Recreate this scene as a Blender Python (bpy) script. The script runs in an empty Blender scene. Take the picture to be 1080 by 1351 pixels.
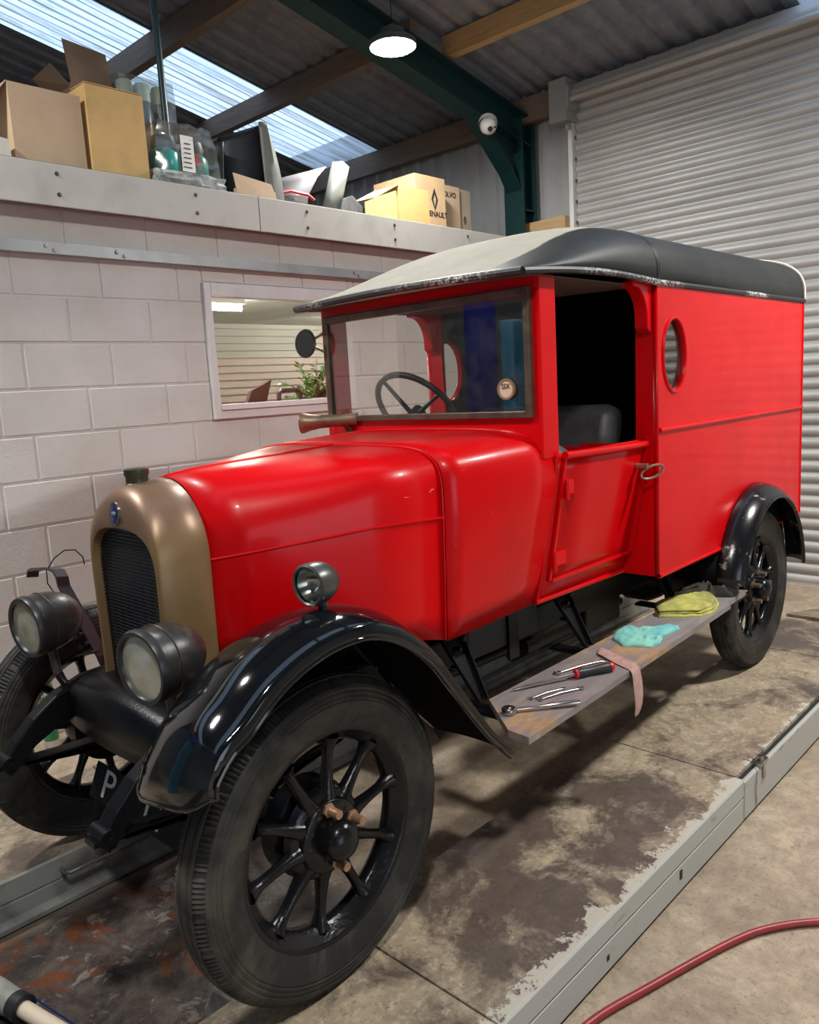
import bpy, bmesh, math, random
from mathutils import Vector, Matrix
random.seed(7)
PI = math.pi
SH = 0.173            # the runway tops stand this far above the workshop floor
sc = bpy.context.scene
COL = sc.collection
ORG = {}

# ---------------------------------------------------------------- materials
def nt_new(name):
    m = bpy.data.materials.new(name); m.use_nodes = True
    nt = m.node_tree; nt.nodes.clear()
    out = nt.nodes.new('ShaderNodeOutputMaterial')
    b = nt.nodes.new('ShaderNodeBsdfPrincipled')
    nt.links.new(b.outputs[0], out.inputs[0])
    return m, nt, b, out
def sRGB(r, g, b):
    f = lambda c: (c/255/12.92) if c/255 <= .04045 else ((c/255+.055)/1.055)**2.4
    return (f(r), f(g), f(b), 1)
def coord(nt, world=False):
    if world:
        return nt.nodes.new('ShaderNodeNewGeometry').outputs['Position']
    return nt.nodes.new('ShaderNodeTexCoord').outputs['Object']
def noise(nt, vec, scale, detail=4, rough=.55, dist=0, stretch=None):
    if stretch:
        mp = nt.nodes.new('ShaderNodeMapping'); mp.inputs['Scale'].default_value = stretch
        nt.links.new(vec, mp.inputs[0]); vec = mp.outputs[0]
    n = nt.nodes.new('ShaderNodeTexNoise')
    n.inputs['Scale'].default_value = scale; n.inputs['Detail'].default_value = detail
    n.inputs['Roughness'].default_value = rough; n.inputs['Distortion'].default_value = dist
    nt.links.new(vec, n.inputs['Vector'])
    return n.outputs['Fac']
def ramp(nt, fac, stops):
    r = nt.nodes.new('ShaderNodeValToRGB')
    e = r.color_ramp.elements
    while len(e) < len(stops): e.new(.5)
    for i, (p, c) in enumerate(stops):
        e[i].position = p; e[i].color = c if not isinstance(c, (int, float)) else (c, c, c, 1)
    nt.links.new(fac, r.inputs[0])
    return r.outputs[0]
def mixc(nt, fac, a, b):
    m = nt.nodes.new('ShaderNodeMix'); m.data_type = 'RGBA'
    for s, v in ((m.inputs[0], fac), (m.inputs[6], a), (m.inputs[7], b)):
        if hasattr(v, 'links') or hasattr(v, 'is_linked'): nt.links.new(v, s)
        else: s.default_value = v
    return m.outputs[2]
def mth(nt, op, a, b=None, clamp=False):
    m = nt.nodes.new('ShaderNodeMath'); m.operation = op; m.use_clamp = clamp
    for s, v in ((m.inputs[0], a), (m.inputs[1], b)):
        if v is None: continue
        if isinstance(v, (int, float)): s.default_value = v
        else: nt.links.new(v, s)
    return m.outputs[0]
def bump(nt, bs, h, strength=.3, dist=.01):
    b = nt.nodes.new('ShaderNodeBump'); b.inputs['Strength'].default_value = strength
    b.inputs['Distance'].default_value = dist
    nt.links.new(h, b.inputs['Height']); nt.links.new(b.outputs[0], bs.inputs['Normal'])
def M(name, c1, c2=None, scale=8, lo=.4, hi=.65, rough=.5, metal=0, r2=None, bmp=0, bscale=60, coat=0, stretch=None, spec=None, dist=.004, detail=5):
    m, nt, b, out = nt_new(name)
    v = coord(nt)
    b.inputs['Base Color'].default_value = c1
    b.inputs['Roughness'].default_value = rough; b.inputs['Metallic'].default_value = metal
    if coat: b.inputs['Coat Weight'].default_value = coat; b.inputs['Coat Roughness'].default_value = .08
    if spec is not None: b.inputs['Specular IOR Level'].default_value = spec
    if c2:
        f = ramp(nt, noise(nt, v, scale, detail, .6, .3, stretch), [(lo, 0), (hi, 1)])
        nt.links.new(mixc(nt, f, c1, c2), b.inputs['Base Color'])
        if r2 is not None:
            mr = nt.nodes.new('ShaderNodeMapRange'); mr.inputs[3].default_value = rough; mr.inputs[4].default_value = r2
            nt.links.new(f, mr.inputs[0]); nt.links.new(mr.outputs[0], b.inputs['Roughness'])
    if bmp: bump(nt, b, noise(nt, v, bscale, 4), bmp, dist)
    return m
def EM(name, c, s):
    m = bpy.data.materials.new(name); m.use_nodes = True; nt = m.node_tree; nt.nodes.clear()
    o = nt.nodes.new('ShaderNodeOutputMaterial'); e = nt.nodes.new('ShaderNodeEmission')
    e.inputs[0].default_value = c; e.inputs[1].default_value = s
    nt.links.new(e.outputs[0], o.inputs[0]); return m
def GLASS(name, tint=(.9, .93, .92, 1), refl=.12, rough=.02, haze=0, fres=True):
    m = bpy.data.materials.new(name); m.use_nodes = True; nt = m.node_tree; nt.nodes.clear()
    o = nt.nodes.new('ShaderNodeOutputMaterial')
    t = nt.nodes.new('ShaderNodeBsdfTransparent'); t.inputs[0].default_value = tint
    g = nt.nodes.new('ShaderNodeBsdfGlossy'); g.inputs['Roughness'].default_value = rough
    mx = nt.nodes.new('ShaderNodeMixShader')
    if fres:
        lw = nt.nodes.new('ShaderNodeLayerWeight'); lw.inputs[0].default_value = .5
        nt.links.new(mth(nt, 'ADD', mth(nt, 'POWER', lw.outputs[1], 5), refl, True), mx.inputs[0])
    else: mx.inputs[0].default_value = refl
    nt.links.new(t.outputs[0], mx.inputs[1]); nt.links.new(g.outputs[0], mx.inputs[2])
    last = mx.outputs[0]
    if haze:
        d = nt.nodes.new('ShaderNodeBsdfDiffuse'); d.inputs[0].default_value = (.5, .48, .42, 1)
        m2 = nt.nodes.new('ShaderNodeMixShader')
        f = ramp(nt, noise(nt, coord(nt), 14, 6, .7), [(.35, 0), (.8, 1)])
        nt.links.new(mth(nt, 'MULTIPLY', f, haze), m2.inputs[0])
        nt.links.new(last, m2.inputs[1]); nt.links.new(d.outputs[0], m2.inputs[2]); last = m2.outputs[0]
    nt.links.new(last, o.inputs[0]); return m

# red coachwork: brushed paint with small chips
def red_paint():
    m, nt, b, out = nt_new('red_coach_paint')
    v = coord(nt)
    base = mixc(nt, ramp(nt, noise(nt, v, 3, 5, .6), [(.35, 0), (.7, 1)]), (.70, .0012, .004, 1), (.60, .0012, .004, 1))
    sc1 = ramp(nt, noise(nt, v, 26, 3, .55, 1.2, (1, 1, 2.6)), [(.735, 0), (.75, 1)])
    gate = ramp(nt, noise(nt, v, 3.5, 2), [(.50, 0), (.53, 1)])
    col = mixc(nt, mth(nt, 'MULTIPLY', sc1, gate), base, (.85, .25, .2, 1))
    nt.links.new(col, b.inputs['Base Color'])
    mr = nt.nodes.new('ShaderNodeMapRange'); mr.inputs[3].default_value = .24; mr.inputs[4].default_value = .40
    nt.links.new(noise(nt, v, 6, 5), mr.inputs[0]); nt.links.new(mr.outputs[0], b.inputs['Roughness'])
    b.inputs['Coat Weight'].default_value = .10; b.inputs['Coat Roughness'].default_value = .08
    b.inputs['Specular IOR Level'].default_value = .2
    bump(nt, b, noise(nt, v, 2.2, 2, .4, 0, (1, 1, 2.5)), .12, .03)
    return m
RED = red_paint()
BLACKG = M('black_gloss_enamel', (.004, .005, .007, 1), rough=.07, spec=.6)
BLACKP = M('black_chassis_paint', (.005, .005, .006, 1), rough=.33, bmp=.25, bscale=90, spec=.22)
MATTB = M('matt_black_underseal', (.006, .006, .006, 1), rough=.9, spec=.08)
BLACKW = M('black_wheel_paint', (.006, .006, .007, 1), rough=.22, bmp=.4, bscale=90, dist=.003, spec=.35)
def chipped_black():
    m, nt, b, out = nt_new('chipped_black_enamel')
    v = coord(nt)
    f = ramp(nt, noise(nt, v, 13, 6, .65), [(.60, 0), (.635, 1)])
    nt.links.new(mixc(nt, f, (.007, .007, .009, 1), (.30, .26, .23, 1)), b.inputs['Base Color'])
    b.inputs['Roughness'].default_value = .2; return m
CHIP = chipped_black()
def rim_chip():
    m, nt, b, out = nt_new('chipped_gutter_paint')
    f = ramp(nt, noise(nt, coord(nt), 75, 6, .75), [(.50, 0), (.53, 1)])
    g = ramp(nt, noise(nt, coord(nt), 2.2, 2), [(.50, 0), (.60, 1)])
    nt.links.new(mixc(nt, mth(nt, 'MULTIPLY', f, g), (.022, .024, .025, 1), (.62, .60, .55, 1)), b.inputs['Base Color'])
    b.inputs['Roughness'].default_value = .5; return m
GUT = rim_chip()
def roof_cloth():
    m, nt, b, out = nt_new('leathercloth_roof')
    pos = coord(nt)
    sp = nt.nodes.new('ShaderNodeSeparateXYZ'); nt.links.new(pos, sp.inputs[0])
    n = noise(nt, pos, 3.0, 5)
    blk = mixc(nt, ramp(nt, n, [(.4, 0), (.7, 1)]), (.018, .020, .021, 1), (.036, .038, .037, 1))
    # settled dust on the front of the roof, wiped off along the near shoulder: an oblique boundary in X and Y
    e = mth(nt, 'ADD', sp.outputs[1], mth(nt, 'MULTIPLY', n, .06))
    front = mth(nt, 'MULTIPLY', mth(nt, 'ADD', e, .40), 70, True)
    front = mth(nt, 'MULTIPLY', front, mth(nt, 'MULTIPLY', mth(nt, 'SUBTRACT', .43, sp.outputs[0]), 30, True))
    dust = mixc(nt, ramp(nt, noise(nt, pos, 7, 6, .65), [(.3, 0), (.75, 1)]), (.50, .46, .37, 1), (.40, .37, .30, 1))
    nt.links.new(mixc(nt, front, blk, dust), b.inputs['Base Color'])
    mr = nt.nodes.new('ShaderNodeMapRange'); b.inputs['Specular IOR Level'].default_value = .32; mr.inputs[3].default_value = .5; mr.inputs[4].default_value = .85
    nt.links.new(front, mr.inputs[0]); nt.links.new(mr.outputs[0], b.inputs['Roughness'])
    bump(nt, b, noise(nt, pos, 260, 2), .08, .001)
    return m
ROOFM = roof_cloth()
def radmat():
    m, nt, b, out = nt_new('worn_brass_radiator_shell')
    pos = coord(nt)
    f = ramp(nt, noise(nt, pos, 5, 6, .6, .4), [(.35, 0), (.7, 1)])
    c = mixc(nt, f, (.29, .18, .082, 1), (.20, .13, .065, 1))
    sp = nt.nodes.new('ShaderNodeSeparateXYZ'); nt.links.new(pos, sp.inputs[0])
    up = ramp(nt, mth(nt, 'SUBTRACT', sp.outputs[2], .62), [(.50, 0), (.56, 1)])
    c = mixc(nt, up, c, (.23, .135, .085, 1))
    nt.links.new(c, b.inputs['Base Color'])
    b.inputs['Metallic'].default_value = .35; b.inputs['Roughness'].default_value = .38
    bump(nt, b, noise(nt, pos, 16, 4), .06, .01)
    return m
RADM = radmat()
LAMPM = M('dull_nickel_lamp', (.038, .037, .036, 1), (.15, .13, .10, 1), scale=13, lo=.48, hi=.74, rough=.36, metal=.35, bmp=.15, bscale=16, dist=.012)
LAMPM2 = M('grey_steel_lamp', (.06, .065, .062, 1), (.11, .11, .10, 1), scale=9, rough=.32, metal=.5)
def lensmat():
    m, nt, b, out = nt_new('frosted_lamp_glass')
    v = coord(nt)
    nt.links.new(ramp(nt, noise(nt, v, 9, 3), [(.35, (.26, .26, .20, 1)), (.65, (.48, .48, .40, 1))]), b.inputs['Base Color'])
    b.inputs['Roughness'].default_value = .12; b.inputs['Coat Weight'].default_value = .8
    return m
LENS = lensmat()
CHROME = M('polished_chrome', (.62, .62, .60, 1), rough=.16, metal=1)
DULLCH = M('dull_tool_steel', (.55, .55, .53, 1), (.38, .37, .35, 1), scale=30, rough=.28, metal=1)
BRASS = M('tarnished_brass', (.30, .21, .13, 1), (.18, .13, .09, 1), scale=20, rough=.4, metal=.6)
BRONZE = M('brown_windscreen_frame', (.10, .072, .05, 1), (.16, .12, .085, 1), scale=14, rough=.38, metal=.45)
TANNUT = M('bare_bronze_nut', (.42, .25, .15, 1), rough=.4, metal=.5)
def tyremat():
    m, nt, b, out = nt_new('worn_black_rubber')
    v = coord(nt)
    f = ramp(nt, noise(nt, v, 7, 6, .65, .5), [(.45, 0), (.75, 1)])
    nt.links.new(mixc(nt, f, (.020, .020, .019, 1), (.085, .079, .065, 1)), b.inputs['Base Color'])
    b.inputs['Roughness'].default_value = .5; b.inputs['Specular IOR Level'].default_value = .3
    bump(nt, b, noise(nt, v, 80, 3), .12, .002); return m
TYRE = tyremat()
def blockmat():
    m, nt, b, out = nt_new('white_painted_blockwork')
    v = coord(nt)
    f = ramp(nt, noise(nt, v, 2.3, 6, .6), [(.38, 0), (.72, 1)])
    c = mixc(nt, f, (.65, .635, .605, 1), (.56, .54, .49, 1))
    nt.links.new(c, b.inputs['Base Color']); b.inputs['Roughness'].default_value = .7
    h = mth(nt, 'ADD', mth(nt, 'MULTIPLY', noise(nt, v, 55, 5, .6), .6), mth(nt, 'MULTIPLY', noise(nt, v, 180, 2), .3))
    bump(nt, b, h, .5, .006); return m
BLOCK = blockmat()
PLASTER = M('pale_inner_wall', (.55, .52, .46, 1), rough=.8)
UPVC = M('white_upvc', (.72, .72, .72, 1), (.64, .64, .62, 1), scale=5, rough=.35)
BOARD = M('grey_painted_fascia_board', (.52, .51, .46, 1), (.42, .41, .37, 1), scale=4, lo=.5, hi=.75, rough=.55, bmp=.1, bscale=8)
GALV = M('galvanised_strip', (.38, .40, .40, 1), (.30, .32, .32, 1), scale=6, rough=.45, metal=.4)
def woodm(name, c1, c2, st=(1, 14, 14), rough=.7):
    m, nt, b, out = nt_new(name); v = coord(nt)
    f = ramp(nt, noise(nt, v, 3, 6, .65, .8, st), [(.35, 0), (.7, 1)])
    nt.links.new(mixc(nt, f, c1, c2), b.inputs['Base Color']); b.inputs['Roughness'].default_value = rough
    bump(nt, b, f, .2, .003); return m
PURLIN = woodm('old_timber_purlin', (.22, .165, .12, 1), (.14, .105, .08, 1), (14, 1, 14))
PURLINL = woodm('fresh_timber', (.50, .34, .17, 1), (.38, .24, .11, 1), (14, 1, 14))
def boardm():
    m, nt, b, out = nt_new('worn_running_board_plank'); v = coord(nt)
    g = noise(nt, v, 6, 5, .65, .5, (.6, 2.5, 1))
    grey = mixc(nt, ramp(nt, noise(nt, v, 5, 6, .65, .3, (1, 6, 1)), [(.3, 0), (.75, 1)]), (.19, .17, .165, 1), (.30, .275, .27, 1))
    # worn patches down to the ply, at the front end and a third of the way along
    sp = nt.nodes.new('ShaderNodeSeparateXYZ'); nt.links.new(v, sp.inputs[0])
    x = sp.outputs[0]
    def hump(c, w): return mth(nt, 'SUBTRACT', 1, mth(nt, 'DIVIDE', mth(nt, 'ABSOLUTE', mth(nt, 'SUBTRACT', x, c)), w), True)
    hh = mth(nt, 'ADD', hump(-.66, .22), hump(.12, .40))
    f = ramp(nt, mth(nt, 'ADD', g, mth(nt, 'MULTIPLY', hh, .32)), [(.68, 0), (.78, 1)])
    ply = mixc(nt, ramp(nt, noise(nt, v, 16, 5, .6, .3, (1, 3, 1)), [(.35, 0), (.7, 1)]), (.46, .31, .16, 1), (.33, .19, .12, 1))
    nt.links.new(mixc(nt, f, grey, ply), b.inputs['Base Color'])
    b.inputs['Roughness'].default_value = .5; bump(nt, b, g, .12, .003); return m
PLANK = boardm()
def deckm():
    m, nt, b, out = nt_new('stained_runway_deck'); v = coord(nt, True)
    sp = nt.nodes.new('ShaderNodeSeparateXYZ'); nt.links.new(v, sp.inputs[0])
    base = mixc(nt, ramp(nt, noise(nt, v, 5, 8, .7, .4), [(.35, 0), (.68, 1)]), (.44, .35, .235, 1), (.20, .15, .10, 1))
    fine = ramp(nt, noise(nt, v, 34, 8, .8), [(.5, 0), (.62, 1)])
    base = mixc(nt, mth(nt, 'MULTIPLY', fine, .6), base, (.55, .47, .36, 1))
    oil = ramp(nt, mth(nt, 'ADD', noise(nt, v, 2.6, 12, .68, .4), mth(nt, 'MULTIPLY', noise(nt, v, 31, 6, .7), .10)), [(.525, 0), (.62, 1)])
    ocol = mixc(nt, ramp(nt, noise(nt, v, 14, 8, .7), [(.35, 0), (.7, 1)]), (.075, .052, .044, 1), (.125, .092, .078, 1))
    col = mixc(nt, mth(nt, 'MULTIPLY', oil, .9), base, ocol)
    sp0 = ramp(nt, noise(nt, v, 62, 6, .8), [(.57, 0), (.63, 1)])
    col = mixc(nt, mth(nt, 'MULTIPLY', sp0, .7), col, (.06, .045, .035, 1))
    scr = ramp(nt, noise(nt, v, 4, 6, .7, .5, (1.2, 26, 1)), [(.60, 0), (.66, 1)])
    col = mixc(nt, mth(nt, 'MULTIPLY', scr, .35), col, (.10, .08, .065, 1))
    # flaked cream paint surviving in a ragged strip along the outer edge
    edge = mth(nt, 'MULTIPLY', mth(nt, 'ADD', mth(nt, 'MULTIPLY', sp.outputs[1], -1), -.27), 3)
    fl = ramp(nt, mth(nt, 'ADD', noise(nt, v, 16, 7, .75), mth(nt, 'MINIMUM', edge, .6)), [(.72, 0), (.75, 1)])
    col = mixc(nt, fl, col, (.52, .48, .40, 1))
    nt.links.new(col, b.inputs['Base Color'])
    mr = nt.nodes.new('ShaderNodeMapRange'); mr.inputs[3].default_value = .75; mr.inputs[4].default_value = .42
    nt.links.new(oil, mr.inputs[0]); nt.links.new(mr.outputs[0], b.inputs['Roughness'])
    bump(nt, b, mth(nt, 'ADD', noise(nt, v, 60, 6, .7), mth(nt, 'MULTIPLY', fl, .4)), .35, .006); return m
DECK = deckm()
def floorm():
    m, nt, b, out = nt_new('oily_concrete_floor'); v = coord(nt, True)
    sp = nt.nodes.new('ShaderNodeSeparateXYZ'); nt.links.new(v, sp.inputs[0])
    base = mixc(nt, ramp(nt, noise(nt, v, 2.2, 12, .75, .3), [(.40, 0), (.62, 1)]), (.50, .40, .285, 1), (.29, .22, .155, 1))
    sp1 = ramp(nt, noise(nt, v, 55, 6, .8), [(.56, 0), (.62, 1)])
    mot = ramp(nt, noise(nt, v, 12, 12, .8, .3), [(.44, 0), (.62, 1)])
    base = mixc(nt, mth(nt, 'MULTIPLY', mot, .62), base, (.22, .17, .125, 1))
    base = mixc(nt, mth(nt, 'MULTIPLY', sp1, .6), base, (.12, .09, .07, 1))
    sp2 = ramp(nt, noise(nt, v, 11, 6, .7, .6), [(.60, 0), (.66, 1)])
    base = mixc(nt, mth(nt, 'MULTIPLY', sp2, .45), base, (.17, .13, .10, 1))
    # between the runways: dark oil film with rust coloured fluid
    y = sp.outputs[1]; x = sp.outputs[0]
    mid = mth(nt, 'SUBTRACT', 1, mth(nt, 'MULTIPLY', mth(nt, 'SUBTRACT', mth(nt, 'ABSOLUTE', mth(nt, 'SUBTRACT', y, .68)), .42), 6, True), True)
    fwd = mth(nt, 'MULTIPLY', mth(nt, 'SUBTRACT', .9, x), 1.6, True)
    dark = mixc(nt, ramp(nt, noise(nt, v, 7, 12, .75, .5), [(.42, 0), (.62, 1)]), (.035, .028, .025, 1), (.105, .082, .07, 1))
    og = ramp(nt, noise(nt, v, 3.1, 9, .7, .6), [(.53, 0), (.585, 1)])
    ogc = mixc(nt, ramp(nt, noise(nt, v, 9, 8, .7), [(.4, 0), (.65, 1)]), (.15, .042, .014, 1), (.075, .032, .018, 1))
    dark = mixc(nt, og, dark, ogc)
    gr = ramp(nt, noise(nt, v, 8, 8, .75, .4), [(.56, 0), (.6, 1)])
    dark = mixc(nt, mth(nt, 'MULTIPLY', gr, .8), dark, (.20, .17, .155, 1))
    k = mth(nt, 'MULTIPLY', mid, fwd)
    nt.links.new(mixc(nt, k, base, dark), b.inputs['Base Color'])
    mr = nt.nodes.new('ShaderNodeMapRange'); mr.inputs[3].default_value = .7; mr.inputs[4].default_value = .26
    nt.links.new(k, mr.inputs[0]); nt.links.new(mr.outputs[0], b.inputs['Roughness'])
    bump(nt, b, noise(nt, v, 50, 6, .7), .3, .006); return m
FLOOR = floorm()
RAMPG = M('pale_grey_lift_steel', (.44, .445, .41, 1), (.20, .19, .17, 1), scale=22, lo=.62, hi=.72, rough=.42, stretch=(.25, 1, 1), detail=8)
RAMPD = M('dirty_grey_lift_steel', (.30, .30, .27, 1), (.13, .125, .115, 1), scale=6, lo=.4, hi=.65, rough=.5, bmp=.1, bscale=20)
SLAT = M('galvanised_shutter_slat', (.44, .435, .42, 1), (.36, .355, .345, 1), scale=2.5, rough=.5, metal=.25, stretch=(1, .3, 1))
CLAD = M('grey_wall_cladding', (.36, .37, .37, 1), (.30, .31, .315, 1), scale=1.5, rough=.55)
ROOFSH = M('grey_roof_sheet', (.24, .26, .30, 1), (.16, .175, .205, 1), scale=9, lo=.35, hi=.7, rough=.65)
GREEN = M('dark_green_steel', (.004, .030, .031, 1), rough=.4)
def skym():
    m = bpy.data.materials.new('translucent_rooflight_sheet'); m.use_nodes = True; nt = m.node_tree; nt.nodes.clear()
    o = nt.nodes.new('ShaderNodeOutputMaterial'); v = coord(nt)
    t = nt.nodes.new('ShaderNodeBsdfTransparent'); d = nt.nodes.new('ShaderNodeBsdfTranslucent')
    f = ramp(nt, noise(nt, v, 1.6, 6, .7, .2, (.5, 12, 1)), [(.44, 0), (.60, 1)])
    c = mixc(nt, f, (.44, .53, .64, 1), (.25, .27, .28, 1))
    nt.links.new(c, t.inputs[0]); nt.links.new(c, d.inputs[0])
    mx = nt.nodes.new('ShaderNodeMixShader'); mx.inputs[0].default_value = .35
    nt.links.new(t.outputs[0], mx.inputs[1]); nt.links.new(d.outputs[0], mx.inputs[2]); nt.links.new(mx.outputs[0], o.inputs[0])
    return m
SKYL = skym()
CARD = M('brown_cardboard', (.40, .27, .16, 1), (.34, .22, .125, 1), scale=6, rough=.8, bmp=.06, bscale=20)
CARDP = M('pale_cardboard', (.50, .36, .235, 1), (.44, .31, .20, 1), scale=3, rough=.8)
CARDY = M('yellow_cardboard', (.62, .40, .15, 1), (.52, .33, .13, 1), scale=5, rough=.75)
CARDYB = M('bright_yellow_cardboard', (.62, .41, .155, 1), (.56, .36, .14, 1), scale=4, rough=.7)
CARDDK = M('dark_cardboard', (.16, .10, .06, 1), (.12, .08, .05, 1), scale=6, rough=.8)
CARDG = M('grey_brown_cardboard', (.36, .29, .21, 1), (.30, .24, .18, 1), scale=5, rough=.8)
INK = M('black_print', (.02, .018, .016, 1), rough=.6)
WHITEP = M('white_print', (.75, .74, .70, 1), rough=.5)
SEATM = M('dark_grey_leather_seat', (.050, .053, .055, 1), (.075, .078, .08, 1), scale=9, rough=.45, bmp=.3, bscale=10, dist=.02)
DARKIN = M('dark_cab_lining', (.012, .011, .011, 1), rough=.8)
CAVE = M('brown_roof_lining', (.10, .075, .06, 1), rough=.8)  # one even brown for the cab lining
GRILLE = M('radiator_core', (.010, .012, .018, 1), rough=.4, metal=.4)
TEAL = M('teal_plastic', (.02, .28, .25, 1), rough=.3)
BLUEP = M('blue_enamel', (.012, .022, .10, 1), rough=.25)
BLUEC = M('blue_tool_cabinet_paint', (.06, .26, .44, 1), rough=.4)
BLUEL = M('royal_blue_lift_paint', (.01, .03, .30, 1), rough=.4)
HOSE = M('red_rubber_hose', (.32, .022, .028, 1), (.22, .03, .03, 1), scale=25, rough=.4)
YEL = M('grubby_yellow_cloth', (.52, .50, .12, 1), (.20, .21, .08, 1), scale=9, lo=.42, hi=.7, rough=.95, bmp=.6, bscale=160)
TURQ = M('turquoise_cloth', (.26, .62, .50, 1), (.14, .46, .50, 1), scale=12, rough=.95, bmp=.6, bscale=160)
RAG = M('dark_oily_rag', (.035, .030, .026, 1), (.07, .06, .05, 1), scale=20, rough=.9, bmp=.6, bscale=60)
PINK = M('dusty_pink_strap', (.46, .29, .25, 1), (.38, .22, .19, 1), scale=30, rough=.85)
GRIP = M('black_rubber_grip', (.02, .02, .022, 1), rough=.45)
REDPL = M('red_plastic', (.65, .02, .03, 1), rough=.35)
GREENC = M('green_bottle_label', (.02, .20, .07, 1), rough=.35)
LEAF = M('green_houseplant_leaf', (.03, .16, .03, 1), (.06, .26, .05, 1), scale=20, rough=.45)
CLEAR = GLASS('clear_plastic_wrap', (.80, .84, .82, 1), .10, .12, haze=.35)
WSGL = GLASS('windscreen_glass', (.93, .95, .93, 1), .10, .01, haze=.05)
OFGL = GLASS('office_window_glass', (.94, .94, .90, 1), .045, .01)
BOWL = M('reflector_silver', (.7, .7, .68, 1), rough=.15, metal=1)
WHITEPL = M('white_plastic', (.70, .70, .68, 1), rough=.4)
LINER = M('black_moulded_plastic', (.016, .018, .022, 1), rough=.45, bmp=.2, bscale=8)
GREYPL = M('grey_green_bumper_plastic', (.17, .18, .16, 1), (.12, .13, .12, 1), scale=5, rough=.4)
SILVP = M('silver_car_paint', (.36, .35, .36, 1), rough=.3, metal=.5)
SKIN_W = M('pale_tape_end', (.72, .60, .46, 1), rough=.6)

# ---------------------------------------------------------------- geometry helpers
def new(): return bmesh.new()
def box(bm, a, b, rot=None, piv=None):
    x0, y0, z0 = a; x1, y1, z1 = b
    vs = [bm.verts.new(p) for p in ((x0,y0,z0),(x1,y0,z0),(x1,y1,z0),(x0,y1,z0),(x0,y0,z1),(x1,y0,z1),(x1,y1,z1),(x0,y1,z1))]
    for f in ((0,3,2,1),(4,5,6,7),(0,1,5,4),(1,2,6,5),(2,3,7,6),(3,0,4,7)): bm.faces.new([vs[i] for i in f])
    if rot is not None:
        piv = Vector(piv if piv else ((x0+x1)/2, (y0+y1)/2, (z0+z1)/2))
        for v in vs: v.co = rot @ (v.co-piv) + piv
    return vs
def frame_of(d):
    d = Vector(d).normalized(); up = Vector((0,0,1)) if abs(d.z) < .95 else Vector((1,0,0))
    s = d.cross(up).normalized(); return d, s, s.cross(d).normalized()
def tube(bm, pts, r, n=12, caps=True, flat=1.0, closed=False):
    pts = [Vector(p) for p in pts]; rs = r if isinstance(r, (list, tuple)) else [r]*len(pts)
    rings = []; ps = None
    for i, p in enumerate(pts):
        if closed: d = pts[(i+1) % len(pts)]-pts[i-1]
        else: d = pts[min(i+1, len(pts)-1)]-pts[max(i-1, 0)]
        d.normalize()
        if ps is None: _, s, u = frame_of(d)
        else:
            s = (ps-d*ps.dot(d)).normalized(); u = s.cross(d).normalized()
        ps = s
        rings.append([bm.verts.new(p+s*rs[i]*math.cos(2*PI*k/n)+u*rs[i]*flat*math.sin(2*PI*k/n)) for k in range(n)])
    m = len(rings)
    for i in range(m if closed else m-1):
        a, b = rings[i], rings[(i+1) % m]
        for k in range(n): bm.faces.new((a[k], a[(k+1) % n], b[(k+1) % n], b[k]))
    if caps and not closed:
        bm.faces.new(rings[0]); bm.faces.new(rings[-1][::-1])
def cyl(bm, a, b, r, n=20, r2=None): tube(bm, [a, b], [r, r if r2 is None else r2], n)
def lathe(bm, prof, origin, axis, n=48, cap0=False, cap1=False, a0=0, a1=2*PI):
    # prof: (distance along axis, radius)
    d, s, u = frame_of(axis); o = Vector(origin); rings = []
    for t, r in prof:
        rings.append([bm.verts.new(o+d*t+(s*math.cos(2*PI*k/n)+u*math.sin(2*PI*k/n))*max(r, 1e-5)) for k in range(n)])
    for a, b in zip(rings, rings[1:]):
        for k in range(n): bm.faces.new((a[k], a[(k+1) % n], b[(k+1) % n], b[k]))
    if cap0: bm.faces.new(rings[0])
    if cap1: bm.faces.new(rings[-1][::-1])
    return rings
def grid(bm, rows, close=False):
    vs = [[bm.verts.new(p) for p in r] for r in rows]
    for a, b in zip(vs, vs[1:]):
        m = len(a)
        for k in range(m if close else m-1): bm.faces.new((a[k], a[(k+1) % m], b[(k+1) % m], b[k]))
    return vs
def prism(bm, poly, vec):
    vec = Vector(vec); a = [bm.verts.new(p) for p in poly]; b = [bm.verts.new(Vector(p)+vec) for p in poly]
    bm.faces.new(a); bm.faces.new(b[::-1])
    for k in range(len(a)): bm.faces.new((a[k], b[k], b[(k+1) % len(a)], a[(k+1) % len(a)]))
def strap(bm, pts, w, t, wdir):
    # flat bar: pts centre line, wdir width direction
    wd = Vector(wdir).normalized(); pts = [Vector(p) for p in pts]; rings = []
    for i, p in enumerate(pts):
        d = (pts[min(i+1, len(pts)-1)]-pts[max(i-1, 0)]).normalized(); n = d.cross(wd).normalized()
        rings.append([bm.verts.new(p+wd*a*w/2+n*c*t/2) for a, c in ((-1,-1),(1,-1),(1,1),(-1,1))])
    for a, b in zip(rings, rings[1:]):
        for k in range(4): bm.faces.new((a[k], a[(k+1) % 4], b[(k+1) % 4], b[k]))
    bm.faces.new(rings[0][::-1]); bm.faces.new(rings[-1])

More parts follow.
